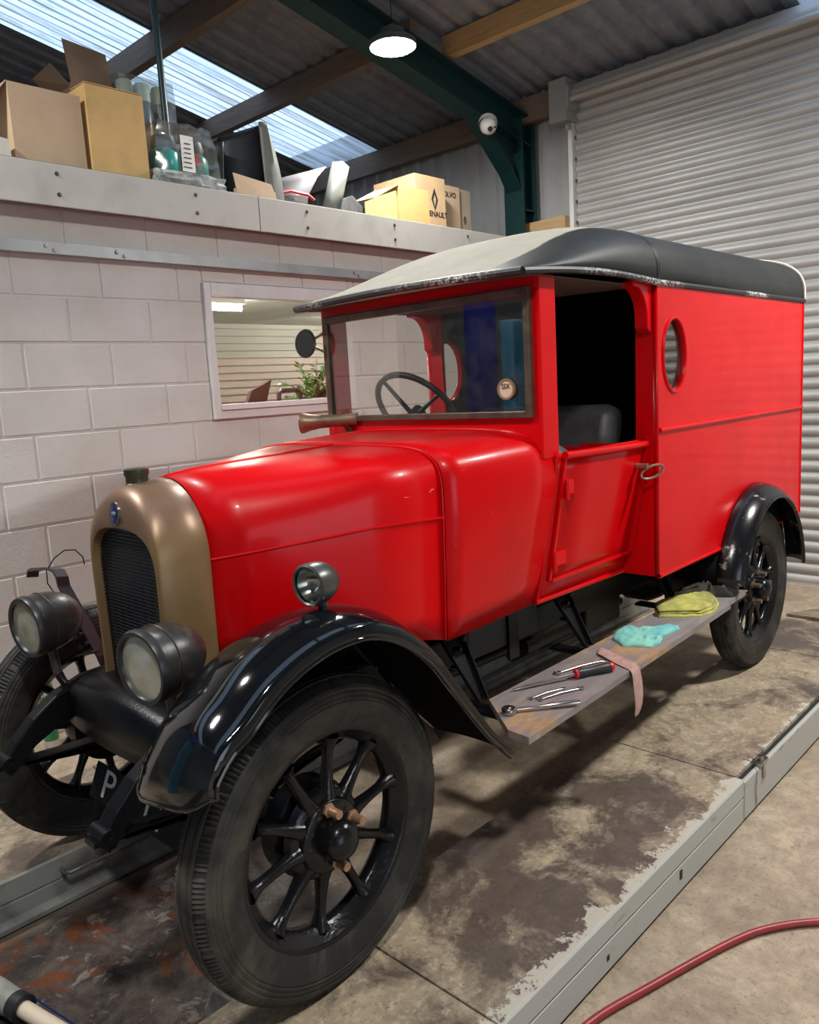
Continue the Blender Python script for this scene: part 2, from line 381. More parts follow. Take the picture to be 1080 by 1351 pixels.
def _finish(me, o, mat, smooth, bevel, solid, sub, parent):
    mats = mat if isinstance(mat, (list, tuple)) else [mat]
    for m in mats: me.materials.append(m)
    if smooth:
        for p in me.polygons: p.use_smooth = True
        me.set_sharp_from_angle(angle=math.radians(smooth if smooth is not True else 38))
    if solid:
        md = o.modifiers.new('solid', 'SOLIDIFY'); md.thickness = solid; md.offset = 0
    if bevel:
        md = o.modifiers.new('bevel', 'BEVEL'); md.width = bevel; md.segments = 2; md.limit_method = 'ANGLE'; md.angle_limit = math.radians(40)
    if sub:
        md = o.modifiers.new('sub', 'SUBSURF'); md.levels = sub; md.render_levels = sub
def mk(name, bm, mat, parent=None, smooth=False, bevel=0, solid=0, sub=0, at=None, fix=True):
    me = bpy.data.meshes.new(name)
    if fix: bmesh.ops.recalc_face_normals(bm, faces=bm.faces[:])
    if parent is not None: L = ORG[parent]
    elif at is not None: L = Vector(at)
    else:
        xs = [v.co for v in bm.verts]
        L = Vector(((min(c.x for c in xs)+max(c.x for c in xs))/2, (min(c.y for c in xs)+max(c.y for c in xs))/2, min(c.z for c in xs)))
    for v in bm.verts: v.co -= L
    bm.to_mesh(me); bm.free()
    o = bpy.data.objects.new(name, me); COL.objects.link(o)
    ORG[o] = L.copy()
    if parent is not None: o.parent = parent
    else: o.location = L
    _finish(me, o, mat, smooth, bevel, solid, sub, parent)
    return o
def part(name, fn, mat, parent, **k):
    bm = new(); fn(bm); return mk(name, bm, mat, parent, **k)
def tag(o, label=None, cat=None, group=None, kind=None):
    if label: o['label'] = label
    if cat: o['category'] = cat
    if group: o['group'] = group
    if kind: o['kind'] = kind
    return o
def struct(name, bm, mat, **k):
    return tag(mk(name, bm, mat, **k), kind='structure')
def empty(name, loc, label, cat, group=None):
    o = bpy.data.objects.new(name, None); COL.objects.link(o); o.location = loc; o.empty_display_size = .1
    ORG[o] = Vector(loc); return tag(o, label, cat, group)
def plate(name, loops, thick, mat, parent, to3d, **k):
    # flat sheet with holes: loops are 2-D outlines, to3d maps (u, v, w) to space
    cu = bpy.data.curves.new('c', 'CURVE'); cu.dimensions = '2D'; cu.fill_mode = 'BOTH'; cu.extrude = thick/2
    for lp in loops:
        s = cu.splines.new('POLY'); s.points.add(len(lp)-1); s.use_cyclic_u = True
        for i, (u, v) in enumerate(lp): s.points[i].co = (u, v, 0, 1)
    o = bpy.data.objects.new('c', cu); COL.objects.link(o)
    bpy.context.view_layer.update()
    me = bpy.data.meshes.new_from_object(o.evaluated_get(bpy.context.evaluated_depsgraph_get()))
    bm = new(); bm.from_mesh(me)
    bmesh.ops.remove_doubles(bm, verts=bm.verts[:], dist=1e-5)
    for v in bm.verts: v.co = Vector(to3d(*v.co))
    bpy.data.objects.remove(o); bpy.data.curves.remove(cu); bpy.data.meshes.remove(me)
    return mk(name, bm, mat, parent, **k)
def text(name, s, size, mat, parent, origin, xdir, ydir, depth=.002, bold=0):
    cu = bpy.data.curves.new('t', 'FONT'); cu.body = s; cu.size = size; cu.extrude = depth; cu.offset = bold
    cu.align_x = 'CENTER'; cu.align_y = 'CENTER'; cu.resolution_u = 3
    o = bpy.data.objects.new('t', cu); COL.objects.link(o); bpy.context.view_layer.update()
    me = bpy.data.meshes.new_from_object(o.evaluated_get(bpy.context.evaluated_depsgraph_get()))
    bm = new(); bm.from_mesh(me)
    X = Vector(xdir).normalized(); Y = Vector(ydir).normalized(); Z = X.cross(Y)
    for v in bm.verts: v.co = Vector(origin)+X*v.co.x+Y*v.co.y+Z*v.co.z
    bpy.data.objects.remove(o); bpy.data.curves.remove(cu); bpy.data.meshes.remove(me)
    return mk(name, bm, mat, parent)
def ell(cx, cy, rx, ry, n=40, ph=0): return [(cx+rx*math.cos(2*PI*k/n+ph), cy+ry*math.sin(2*PI*k/n+ph)) for k in range(n)]
def copy_tree(o, parent=None):
    c = o.copy(); COL.objects.link(c); ORG[c] = ORG[o].copy()
    if parent is not None: c.parent = parent
    for ch in list(o.children): copy_tree(ch, c)
    return c
def lerp(a, b, t): return a+(b-a)*t
def interp(tab, x):
    for (x0, *a), (x1, *b) in zip(tab, tab[1:]):
        if x <= x1: 
            t = max(0, (x-x0)/(x1-x0)); return [lerp(p, q, t) for p, q in zip(a, b)]
    return list(tab[-1][1:])
# ================================================================ THE VAN
YC = .65
van = empty('vintage_van', (1.4, YC, 0), 'red 1920s delivery van with black roof and brass radiator standing on the lift', 'van')

# ---- bonnet / cowl sections: X, half width, shoulder z, crown height, exponent, bottom z, bottom half width
SEC = [(0.0, .199, 1.062, .217, 2.1, .78, .200),
       (0.1, .247, 1.068, .222, 2.4, .79, .245),
       (0.25, .320, 1.080, .216, 2.8, .79, .318),
       (0.42, .400, 1.095, .207, 3.8, .745, .392),
       (0.64, .492, 1.10, .210, 5.4, .705, .475)]
COWL = [(0.64, .497, 1.10, .214, 5.4, .700, .480),
        (0.72, .512, 1.10, .218, 5.3, .700, .476),
        (0.90, .532, 1.115, .210, 5.2, .695, .462),
        (1.04, .543, 1.13, .200, 5.0, .692, .450),
        (1.17, .548, 1.15, .180, 4.9, .690, .440)]
def secpts(s, n=13, m=5):
    X, w, zs, h, e, zb, wb = s; side = []
    for k in range(m): 
        t = k/m; side.append((lerp(wb, w, t**.8 if m > 1 else t), lerp(zb, zs, t)))
    arc = [(w*max(0, math.cos(PI/2*k/n))**(2/e), zs+h*math.sin(PI/2*k/n)**(2/e)) for k in range(n+1)]
    right = side+arc
    pts = [(X, YC-a, b) for a, b in right]+[(X, YC+a, b) for a, b in right[-2::-1]]
    return pts
bm = new(); grid(bm, [secpts(s) for s in SEC])
bonnet = mk('bonnet', bm, RED, van, smooth=True, solid=.004)
# hinge beads and panel gaps of the bonnet
bm = new()
for sgn in (-1, 1):
    tube(bm, [(s[0], YC+sgn*(s[1]+.001), s[2]-.004) for s in SEC], .0045, 8)
tube(bm, [(s[0]+(.002 if i == 0 else 0), YC, s[2]+s[3]+.001) for i, s in enumerate(SEC)], .006, 8)
mk('bonnet_hinge', bm, RED, van, smooth=True)
bm = new(); grid(bm, [secpts(s) for s in COWL])
mk('scuttle', bm, RED, van, smooth=True, solid=.004)
bm = new()
S0 = SEC[-1]; p = secpts((S0[0]-.004, S0[1]+.002, S0[2], S0[3]+.002, S0[4], S0[5], S0[6]+.002))
tube(bm, p, .0028, 6)
mk('bonnet_seam', bm, RED, van, smooth=True)
# moulding that runs over the scuttle at the foot of the windscreen and on as the waist rail
bm = new()
base = [(1.10, YC-a, b) for a, b in ((.545, 1.235), (.528, 1.238), (.512, 1.255), (.497, 1.280), (.47, 1.303), (.42, 1.317), (.30, 1.326), (.15, 1.329), (0, 1.330))]
base += [(x, 2*YC-y, z) for x, y, z in base[-2::-1]]
tube(bm, base, .011, 10)
mk('scuttle_moulding', bm, RED, van, smooth=True)

# ---- radiator
rad = part('radiator_shell', lambda b: None, RADM, van) if False else None
def radsec(X, w, top, zb=.60, zs=1.07, e=2.05, n=16):
    pts = []
    for k in range(5): t = k/5; pts.append((lerp(w*.985, w, t), lerp(zb, zs, t)))
    pts += [(w*max(0, math.cos(PI/2*k/n))**(2/e), zs+(top-zs)*math.sin(PI/2*k/n)**(2/e)) for k in range(n+1)]
    return [(X, YC-a, b) for a, b in pts]+[(X, YC+a, b) for a, b in pts[-2::-1]]
def radopen(X, w=.150, top=1.115, zb=.655, zs=1.0, e=3.2, n=16):
    pts = []
    for k in range(5): t = k/5; pts.append((lerp(w*.96, w, t), lerp(zb, zs, t)))
    pts += [(w*max(0, math.cos(PI/2*k/n))**(2/e), zs+(top-zs)*math.sin(PI/2*k/n)**(2/e)) for k in range(n+1)]
    return [(X, YC-a, b) for a, b in pts]+[(X, YC+a, b) for a, b in pts[-2::-1]]
bm = new()
rows = [radsec(-.002, .202, 1.276), radsec(-.006, .206, 1.279), radsec(-.06, .207, 1.279), radsec(-.105, .205, 1.276), radsec(-.130, .199, 1.266),
        radsec(-.147, .195, 1.250), radsec(-.156, .190, 1.232), radopen(-.159, .186, 1.165, .64, 1.02, 2.9), radopen(-.156, .180, 1.155, .645, 1.02, 2.9), radopen(-.130, .177, 1.150, .65, 1.02, 2.9)]
g = grid(bm, rows)
# lower tank strip across the foot of the shell
for i in range(len(rows)-1):
    pass
box(bm, (-.152, YC-.185, .598), (-.01, YC+.185, .66))
shell = mk('radiator_shell', bm, RADM, van, smooth=50)
bm = new(); box(bm, (-.132, YC-.180, .645), (-.08, YC+.180, 1.155))
for k in range(49):
    z = .655+k*.0102
    wv = .178
    tube(bm, [(-.134+.002*(j % 2), YC-wv+2*wv*j/16, z+.0012*(j % 2)) for j in range(17)], .0022, 5)
mk('radiator_core', bm, GRILLE, van, smooth=True)
bm = new(); lathe(bm, [(0, .034), (.006, .036), (.012, .031), (.030, .031), (.034, .034), (.050, .034), (.052, .030), (.052, 0)], (-.085, YC, 1.262), (0, 0, 1), 28)
mk('radiator_cap', bm, M('green_brown_cap', (.085, .085, .06, 1), rough=.4, metal=.7), van, smooth=True)
bm = new(); lathe(bm, [(0, .024), (.004, .024), (.005, .021), (.004, .0)], (-.158, YC, 1.196), (-1, 0, .08), 30)
for v in bm.verts: v.co.z = 1.196+(v.co.z-1.196)*1.25
bdg = mk('maker_badge', bm, BLUEP, van, smooth=True)
bm = new(); lathe(bm, [(0, .0265), (.006, .0265), (.006, .022), (.003, .022)], (-.157, YC, 1.196), (-1, 0, .08), 30)
for v in bm.verts: v.co.z = 1.196+(v.co.z-1.196)*1.25
mk('badge_rim', bm, CHROME, bdg, smooth=True)
bm = new(); tube(bm, [(-.164, YC+.010*math.cos(a)*(1 if a < 3.3 else -.9), 1.196+.016*math.sin(a*.5+.2)-.008+.004*math.cos(a)) for a in [k*.5 for k in range(12)]], .0022, 6)
mk('badge_emblem', bm, M('badge_letter', (.25, .3, .45, 1), rough=.3), bdg, smooth=True)

# ---- cab body below the waist, doors, pillars
def sideY(z, near=True):           # tumblehome of the cab side
    t = min(1, max(0, (z-.69)/(1.235-.69)))
    y = lerp(.208, .103, t**.85)
    return y if near else 2*YC-y
def cab_side(near):
    bm = new(); rows = []
    for z in [.69+.545*k/10 for k in range(11)]:
        rows.append([(x, sideY(z, near), z) for x in (1.165, 1.3, 1.45, 1.6, 1.72, 1.82)])
    grid(bm, rows); return bm
mk('cab_side_panel', cab_side(True), RED, van, smooth=True, solid=.006)
mk('cab_side_panel', cab_side(False), RED, van, smooth=True, solid=.006)
for near in (True, False):
    s = -1 if near else 1; off = s*.012
    bm = new(); rows = []
    for z in [.765+(1.222-.765)*k/10 for k in range(11)]:
        rows.append([(x, sideY(z, near)+off, z) for x in (1.215, 1.4, 1.6, 1.80)])
    grid(bm, rows)
    door = mk('door', bm, RED, van, smooth=True, solid=.016)
    bm = new()
    Y = lambda z: sideY(z, near)+off*1.9
    tube(bm, [(1.20, Y(1.232), 1.230), (1.50, Y(1.226), 1.222), (1.815, Y(1.216), 1.216)], .0145, 10)
    strap(bm, [(1.785+.018, Y(z), z) for z in (1.21, 1.1, 1.0, .9, .77)], .024, .016, (1, 0, 0))
    strap(bm, [(x, Y(.768)-s*.002, .768) for x in (1.225, 1.5, 1.80)], .014, .012, (0, 0, 1))
    strap(bm, [(1.212, Y(z)-s*.003, z) for z in (1.22, 1.1, 1.0, .9, .77)], .012, .008, (1, 0, 0))
    mk('door_moulding', bm, RED, door, smooth=True)
    for hx, hz in ((1.235, 1.115), (1.215, .852)):
        bm = new(); y = Y(hz)
        box(bm, (hx-.005, min(y, y+s*.012), hz-.024), (hx+.062 if hz < 1 else hx+.03, max(y, y+s*.012), hz+.026))
        cyl(bm, (hx-.006, y+s*.006, hz-.045), (hx-.006, y+s*.006, hz+.028), .009, 10)
        mk('door_hinge', bm, RED, door, smooth=True)
    # handle: a plain steel loop on a short stem
    y0 = Y(1.12); bm = new()
    cyl(bm, (1.748, y0, 1.133), (1.752, y0+s*.045, 1.133), .011, 12)
    cx, cz, yy = 1.80, 1.108, y0+s*.05
    lp = []
    for k in range(28):
        a = 2*PI*k/28; h_ = .046*math.cos(a); lp.append((1.775+.45*h_, y0+s*.052+s*.80*h_, cz+.024*math.sin(a)+.014*math.cos(a)))
    tube(bm, lp, .0055, 8, closed=True)
    mk('door_handle', bm, M('pinkish_bare_steel', (.36, .24, .19, 1), rough=.35, metal=.7), door, smooth=True)
    # sill rail
    bm = new(); tube(bm, [(1.17, sideY(.69, near)+s*.004, .693), (1.82, sideY(.69, near)+s*.004, .680)], .011, 8)
    mk('sill_moulding', bm, RED, van, smooth=True)
    # rear edge bead of the scuttle
    bm = new(); tube(bm, [(1.172, sideY(z, near)+s*.006, z) for z in (.695, .8, .9, 1.0, 1.1, 1.235)], .0075, 8)
    mk('scuttle_edge_bead', bm, RED, van, smooth=True)
    # front pillar
    bm = new(); ya, yb = (.100, .150) if near else (2*YC-.150, 2*YC-.100)
    box(bm, (1.098, ya, 1.225), (1.198, yb, 1.838))
    mk('windscreen_pillar', bm, RED, van, bevel=.006)
# header rail over the windscreen and apron below it
part('windscreen_header', lambda b: box(b, (1.095, .11, 1.796), (1.135, 2*YC-.11, 1.842)), RED, van, bevel=.003)
part('windscreen_apron', lambda b: box(b, (1.100, .12, 1.235), (1.12, 2*YC-.12, 1.372)), RED, van)
# windscreen frame
bm = new(); y0, y1, z0, z1 = .128, 2*YC-.128, 1.368, 1.800
for a, b in (((1.078, y0+.026, z0), (1.104, y1-.026, z0+.024)), ((1.078, y0+.026, z1-.028), (1.104, y1-.026, z1)), ((1.078, y0, z0), (1.104, y0+.026, z1)), ((1.078, y1-.026, z0), (1.104, y1, z1))): box(bm, a, b)
wf = mk('windscreen_frame', bm, BRONZE, van, bevel=.003)
part('windscreen_glass', lambda b: box(b, (1.089, y0+.02, z0+.02), (1.093, y1-.02, z1-.02)), WSGL, wf)
bm = new(); lathe(bm, [(0, .036), (.010, .036), (.010, .029), (.006, .029)], (1.086, .232, 1.468), (-1, 0, 0), 36, cap0=True)
td = mk('licence_disc_holder', bm, M('tax_disc_ring', (.35, .27, .18, 1), rough=.4, metal=.4), van, smooth=True)
part('licence_paper', lambda b: lathe(b, [(0, .030), (.001, .0)], (1.079, .232, 1.468), (-1, 0, 0), 30), M('cream_disc_paper', (.75, .58, .42, 1), rough=.7), td)
text('licence_lettering', 'SIX', .026, INK, td, (1.0765, .232, 1.477), (0, -1, 0), (0, 0, 1), .0005)

# ---- the load box
XB0, XB1, YB = 1.82, 3.515, .052
ZB, ZT = .668, 1.838
def mirror_pts(pts): return [(x, 2*YC-y, z) for x, y, z in pts]
ov = ell(1.962, 1.562, .099, .146, 44)
for near in (True, False):
    y = YB if near else 2*YC-YB
    to = (lambda u, v, w, y=y: (u, y+w, v))
    side = plate('box_side_panel', [[(XB0, ZB), (XB1, ZB), (XB1, ZT), (XB0, ZT)], ov], .022, RED, van, to)
    s = -1 if near else 1
    bm = new(); tube(bm, [(u, y+s*.012, v) for u, v in ell(1.962, 1.562, .101, .148, 44)], .007, 8, closed=True)
    mk('oval_window_rim', bm, RED, side, smooth=True)
    bm = new(); vs = [bm.verts.new((u, y+s*-.004, v)) for u, v in ell(1.962, 1.562, .1, .147, 44)]; bm.faces.new(vs)
    mk('oval_window_glass', bm, WSGL, side, solid=.003)
    bm = new(); tube(bm, [(XB0+.004, y+s*.013, 1.268), (XB1-.004, y+s*.013, 1.268)], .011, 8); mk('waist_bead', bm, RED, side, smooth=True)
    bm = new(); tube(bm, [(XB0, y+s*.008, ZB+.004), (XB1, y+s*.008, ZB+.004)], .010, 8); mk('lower_bead', bm, RED, side, smooth=True)
    bm = new(); tube(bm, [(XB1, y+s*.010, ZB), (XB1, y+s*.010, ZT)], .007, 8); mk('corner_bead', bm, RED, side, smooth=True)
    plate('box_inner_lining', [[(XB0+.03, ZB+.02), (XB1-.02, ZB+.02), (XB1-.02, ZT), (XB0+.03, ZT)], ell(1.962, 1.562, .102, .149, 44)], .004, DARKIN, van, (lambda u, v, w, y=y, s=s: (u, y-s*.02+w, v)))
# front wall of the box: solid below, pillars either side above, and a rear wall
def yy(y): return 2*YC-y
plate('box_front_panel', [[(YB, ZB), (yy(YB), ZB), (yy(YB), ZT), (yy(.135), ZT), (yy(.140), 1.215), (yy(.40), 1.215), (yy(.40), 1.20), (.40, 1.20), (.40, 1.215), (.140, 1.215), (.135, ZT), (YB, ZT)]], .02, RED, van, lambda u, v, w: (XB0+.011+w, u, v))
part('box_floor', lambda b: box(b, (1.15, .215, .70), (XB1-.02, yy(.215), .72)), DARKIN, van)
ar = [(YC-.59*max(0, math.cos(PI/2*k/10))**.65, 1.84+.235*math.sin(PI/2*k/10)**.65) for k in range(11)]
ar = [(YB, ZB), (YB, 1.84)]+ar+[(yy(a), b) for a, b in ar[-2::-1]]+[(yy(YB), 1.84), (yy(YB), ZB)]
part('box_rear_wall', lambda b: prism(b, [(XB1-.02, a, c) for a, c in ar], (.02, 0, 0)), RED, van)
part('bulkhead_lining', lambda b: prism(b, [(XB1-.05, YC+(a-YC)*.985, c-.005) for a, c in ar], (.02, 0, 0)), DARKIN, van)
# curved roof brackets at the rear of the door openings
for near in (True, False):
    f = (lambda y: y) if near else yy
    pro = [(1.815, 1.845)]+[(1.815-.135+.108*math.sin(a*PI/20), 1.845-.028-.125*(1-math.cos(a*PI/20))) for a in range(0, 11)]
    pro = [(1.815, 1.845), (1.665, 1.845), (1.665, 1.822)]+[(1.685+.093*math.sin(PI/2*k/8), 1.820-.118*(1-math.cos(PI/2*k/8))) for k in range(9)]+[(1.779, 1.668), (1.800, 1.652), (1.815, 1.652)]
    bm = new(); prism(bm, [(x, f(.062), z) for x, z in pro], (0, .055 if near else -.055, 0))
    mk('roof_bracket', bm, RED, van, bevel=.004)
# ---- roof: arched over the box, drawn down to a flat peak over the cab
def arch(X, hw, ze, H, e=3.1, n=16):
    pts = [(hw*max(0, math.cos(PI/2*k/n))**(2/e), ze+H*math.sin(PI/2*k/n)**(2/e)) for k in range(n+1)]
    return [(X, YC-a, b) for a, b in pts]+[(X, YC+a, b) for a, b in pts[-2::-1]]
bm = new()
rows = [arch(.985, .555, 1.822, .006, 2.4), arch(.985, .568, 1.842, .012, 2.4)]
for t in (.05, .12, .2, .3, .4, .5, .6, .7, .8, .9, 1.0):
    X = lerp(.985, 1.82, t); q = math.sin(PI/2*t)**1.38
    rows.append(arch(X, lerp(.570, .607, t**.7), lerp(1.842, 1.846, t)+.018*math.sin(PI*t), lerp(.02, .245, q), lerp(2.5, 3.1, t)))
rows.append(arch(XB1+.01, .607, 1.840, .250, 3.1))
g = grid(bm, rows)
roof = mk('roof', bm, ROOFM, van, smooth=60, solid=.006)
bm = new()
edge = []
for r_ in [rows[1]]+rows[2:]: edge.append(r_[0])
e2 = [(x, y-.002, z-.006) for x, y, z in edge]
front = [(p[0]-.004, p[1], p[2]-.008) for p in rows[1]]
lowf = [(.982, YC-.570+1.140*k/16, 1.836+.012*math.sin(PI*k/16)) for k in range(17)]
tube(bm, e2, .0125, 8); tube(bm, [(x, yy(y), z) for x, y, z in e2], .0125, 8); tube(bm, lowf, .014, 8)
mk('roof_edge_rail', bm, GUT, roof, smooth=True)
for X in (1.825, 1.838): 
    bm = new(); tube(bm, arch(X, .610, 1.84, .251), .006, 6); mk('roof_seam_rib', bm, M('black_welt', (.03, .032, .033, 1), rough=.4), roof, smooth=True)
bm = new(); tube(bm, arch(XB1+.012, .611, 1.84, .255), .0085, 6); mk('roof_rear_trim', bm, M('cream_edge_trim', (.62, .60, .50, 1), rough=.5), roof, smooth=True)
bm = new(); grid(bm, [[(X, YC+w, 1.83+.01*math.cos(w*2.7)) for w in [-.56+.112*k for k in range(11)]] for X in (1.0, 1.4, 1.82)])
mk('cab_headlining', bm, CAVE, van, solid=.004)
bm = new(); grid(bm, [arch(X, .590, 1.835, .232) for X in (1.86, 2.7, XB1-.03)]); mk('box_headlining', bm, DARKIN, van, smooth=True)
# ---- cab interior: bench seat, steering wheel, column
bm = new(); box(bm, (1.62, .26, .95), (1.90, yy(.26), 1.12)); 
sb = mk('seat_cushion', bm, SEATM, van, bevel=.05, smooth=True)
for a_, b_ in ((.27, .64), (.66, 1.03)):
    bm = new(); box(bm, (1.84, a_, 1.08), (1.98, b_, 1.375), Matrix.Rotation(.22, 3, 'Y'))
    mk('seat_backrest', bm, SEATM, van, bevel=.055, smooth=60)
part('seat_bundle', lambda b: lathe(b, [(0, 0), (.02, .10), (.07, .15), (.13, .14), (.19, .08), (.205, 0)], (1.50, .40, 1.06), (.45, .3, .8), 20), SEATM, van, smooth=True)
part('seat_box', lambda b: box(b, (1.60, .24, .72), (1.92, yy(.24), .96)), DARKIN, van)
bm = new(); c0 = Vector((1.38, .93, 1.385)); ax = Vector((-.72, 0, -.55)).normalized(); dd, ss, uu = frame_of(ax)
R_ = .205
tube(bm, [c0+ss*R_*math.cos(2*PI*k/40)+uu*R_*math.sin(2*PI*k/40) for k in range(40)], .0135, 10, closed=True)
for k in range(4):
    a = PI/4+k*PI/2+.3; tube(bm, [c0+ax*.03, c0+(ss*math.cos(a)+uu*math.sin(a))*R_], [.011, .008], 8)
lathe(bm, [(-.015, .0), (-.015, .03), (.04, .035), (.05, 0)], c0, ax, 20)
sw = mk('steering_wheel', bm, GRIP, van, smooth=True)
part('steering_column', lambda b: cyl(b, c0+ax*.03, c0+ax*.72, .017, 12), BLACKP, van, smooth=True)
# ---- bulb horn trumpet and mirror on the offside of the screen
bm = new(); lathe(bm, [(0, .0), (0, .034), (-.006, .043), (.004, .045), (.03, .036), (.07, .029), (.12, .026), (.20, .024), (.22, .028), (.235, .028), (.235, 0)], (.955, 1.20, 1.372), (.62, -.78, .015), 28)
mk('horn_trumpet', bm, BRASS, van, smooth=True)
part('horn_bracket', lambda b: strap(b, [(1.06, 1.06, 1.365), (1.09, 1.06, 1.33), (1.10, 1.06, 1.28)], .03, .006, (0, 1, 0)), BRASS, van)
bm = new(); lathe(bm, [(0, 0), (0, .050), (.008, .055), (.016, .050), (.022, .0)], (1.02, 1.225, 1.70), (.9, .2, -.05), 32)
for v in bm.verts: v.co.z = 1.70+(v.co.z-1.70)*1.1
mir = mk('door_mirror', bm, M('mirror_back', (.10, .10, .09, 1), rough=.3, metal=.8), van, smooth=True)
part('mirror_arm', lambda b: (tube(b, [(1.03, 1.223, 1.70), (1.09, 1.16, 1.745)], .006, 8), tube(b, [(1.03, 1.223, 1.70), (1.09, 1.16, 1.655)], .006, 8)), BRASS, mir, smooth=True)

# ---- front wing (the far one has been taken off; only its stay is left)
LIP = [(-.405, .690), (-.388, .742), (-.345, .792), (-.293, .822), (-.22, .878), (-.14, .915), (-.05, .936), (.05, .935), (.13, .908), (.20, .865), (.27, .805), (.33, .730), (.41, .625), (.50, .515), (.585, .428)]
def resample(P, n):
    P = [Vector((a, 0, b)) for a, b in P]; L = [0]
    for a, b in zip(P, P[1:]): L.append(L[-1]+(b-a).length)
    out = []
    for k in range(n+1):
        s = L[-1]*k/n; i = max(0, min(len(P)-2, next((j for j in range(len(L)-1) if L[j+1] >= s-1e-9), len(P)-2)))
        t = (s-L[i])/(L[i+1]-L[i]); 
        p0 = P[max(0, i-1)]; p1 = P[i]; p2 = P[i+1]; p3 = P[min(len(P)-1, i+2)]
        q = .5*((2*p1)+(p2-p0)*t+(2*p0-5*p1+4*p2-p3)*t*t+(-p0+3*p1-3*p2+p3)*t**3)
        out.append(q)
    return out
INN = [(-.402, .622), (-.372, .690), (-.325, .752), (-.28, .797), (-.205, .850), (-.125, .888), (-.04, .912), (.05, .918), (.13, .902), (.20, .862), (.27, .800), (.33, .725), (.41, .620), (.50, .512), (.585, .426)]
def resample2(P, Q, n):
    out = []
    m_ = len(P)-1
    for k in range(n+1):
        s_ = m_*k/n; i = min(m_-1, int(s_)); t = s_-i; r_ = []
        for W in (P, Q):
            w4 = [Vector((W[j][0], 0, W[j][1])) for j in (max(0, i-1), i, i+1, min(m_, i+2))]
            p0, p1, p2, p3 = w4
            r_.append(.5*((2*p1)+(p2-p0)*t+(2*p0-5*p1+4*p2-p3)*t*t+(-p0+3*p1-3*p2+p3)*t**3))
        out.append(r_)
    return out
NW = 56
PQ = resample2(LIP, INN, NW); rows = []; NRM = []
for i, (p, q) in enumerate(PQ):
    t = i/NW
    mid = lambda j: (PQ[j][0]+PQ[j][1])/2
    d = (mid(min(i+1, NW))-mid(max(i-1, 0))).normalized(); n = Vector((d.z, 0, -d.x))
    if n.dot(mid(i)-Vector((.0, 0, .45))) < 0: n = -n
    bul = .053 if t < .6 else lerp(.053, .014, (t-.6)/.4)
    bul *= min(1, .45+t*4)
    r_ = [p+Vector((0, -.098, 0))-n*.014, p+Vector((0, -.108, 0))-n*.012]
    for s_ in (0, .03, .08, .15, .24, .34, .45, .56, .67, .78, .88, .95, 1.0):
        r_.append(p.lerp(q, s_)+Vector((0, lerp(-.112, .20, s_), 0))+n*bul*math.sin(PI*min(1, .03+.97*s_)**.86)**.62*(1 if s_ < 1 else .35))
    rows.append(r_); NRM.append(n.copy())
# front corners rounded off
for i in range(5):
    for j, v in enumerate(rows[i]):
        c = max(0, abs(v.y-.045)-.085)/.085
        v += (mid(6)-mid(0)).normalized()*(.040*c*c*(5-i)/5)
bm = new(); grid(bm, rows)
wing = mk('front_wing', bm, BLACKG, van, smooth=70, solid=.004)
bm = new(); tube(bm, [r_[1] for r_ in rows], .006, 8); tube(bm, [v for v in rows[0]], .005, 8)
mk('wing_beaded_edge', bm, BLACKG, wing, smooth=True)
bm = new(); grid(bm, [[v-n_*.007 for v in r_[3:-1]] for r_, n_ in zip(rows[2:], NRM[2:])])
mk('wing_underside', bm, MATTB, wing, smooth=True)
# inner valance hanging behind the wheel
vp = [(.17, .90), (.28, .83), (.40, .69), (.52, .555), (.62, .46), (.80, .325), (.74, .335), (.64, .372), (.55, .44), (.50, .52), (.42, .60), (.30, .72), (.20, .80)]
bm = new(); prism(bm, [(x, .205, z) for x, z in [(.15, .93), (.30, .86), (.42, .72), (.56, .55), (.66, .46), (.72, .40), (.70, .36), (.655, .385), (.62, .372), (.56, .47), (.50, .57), (.40, .66), (.28, .76), (.16, .82)]], (0, .004, 0))
mk('wing_valance', bm, MATTB, wing)
# black apron between wing and bonnet side
bm = new(); rows2 = []
for i in range(20, 40):
    p = rows[i][-1]; q = Vector((max(p.x, .02), lerp(.43, .19, min(1, max(0, p.x/.62))), min(.66, p.z-.20)))
    rows2.append([p, p.lerp(q, .5)+Vector((0, -.02, -.02)), q])
grid(bm, rows2); mk('wing_apron', bm, MATTB, wing, smooth=True, solid=.003)
# side lamp on the wing
L0 = Vector((.02, .028, 1.044)); axl = Vector((.97, .10, .02))
bm = new(); lathe(bm, [(-.028, .043), (-.032, .047), (-.028, .052), (-.015, .053), (.01, .051), (.03, .045), (.05, .032), (.062, .016), (.066, 0)], L0, axl, 36)
cyl(bm, L0+Vector((.015, 0, -.045)), L0+Vector((.018, 0, -.085)), .012, 12); lathe(bm, [(0, .022), (.012, .018)], L0+Vector((.018, 0, -.088)), (0, 0, 1), 16, True, True)
sl = mk('side_lamp', bm, LAMPM2, wing, smooth=True)
L1 = Vector((.02, .028, 1.048))
bm = new(); lathe(bm, [(-.026, .044), (-.0, .038), (.02, .022), (.026, 0)], L0, axl, 30); mk('side_lamp_reflector', bm, BOWL, sl, smooth=True) if False else bm.free()
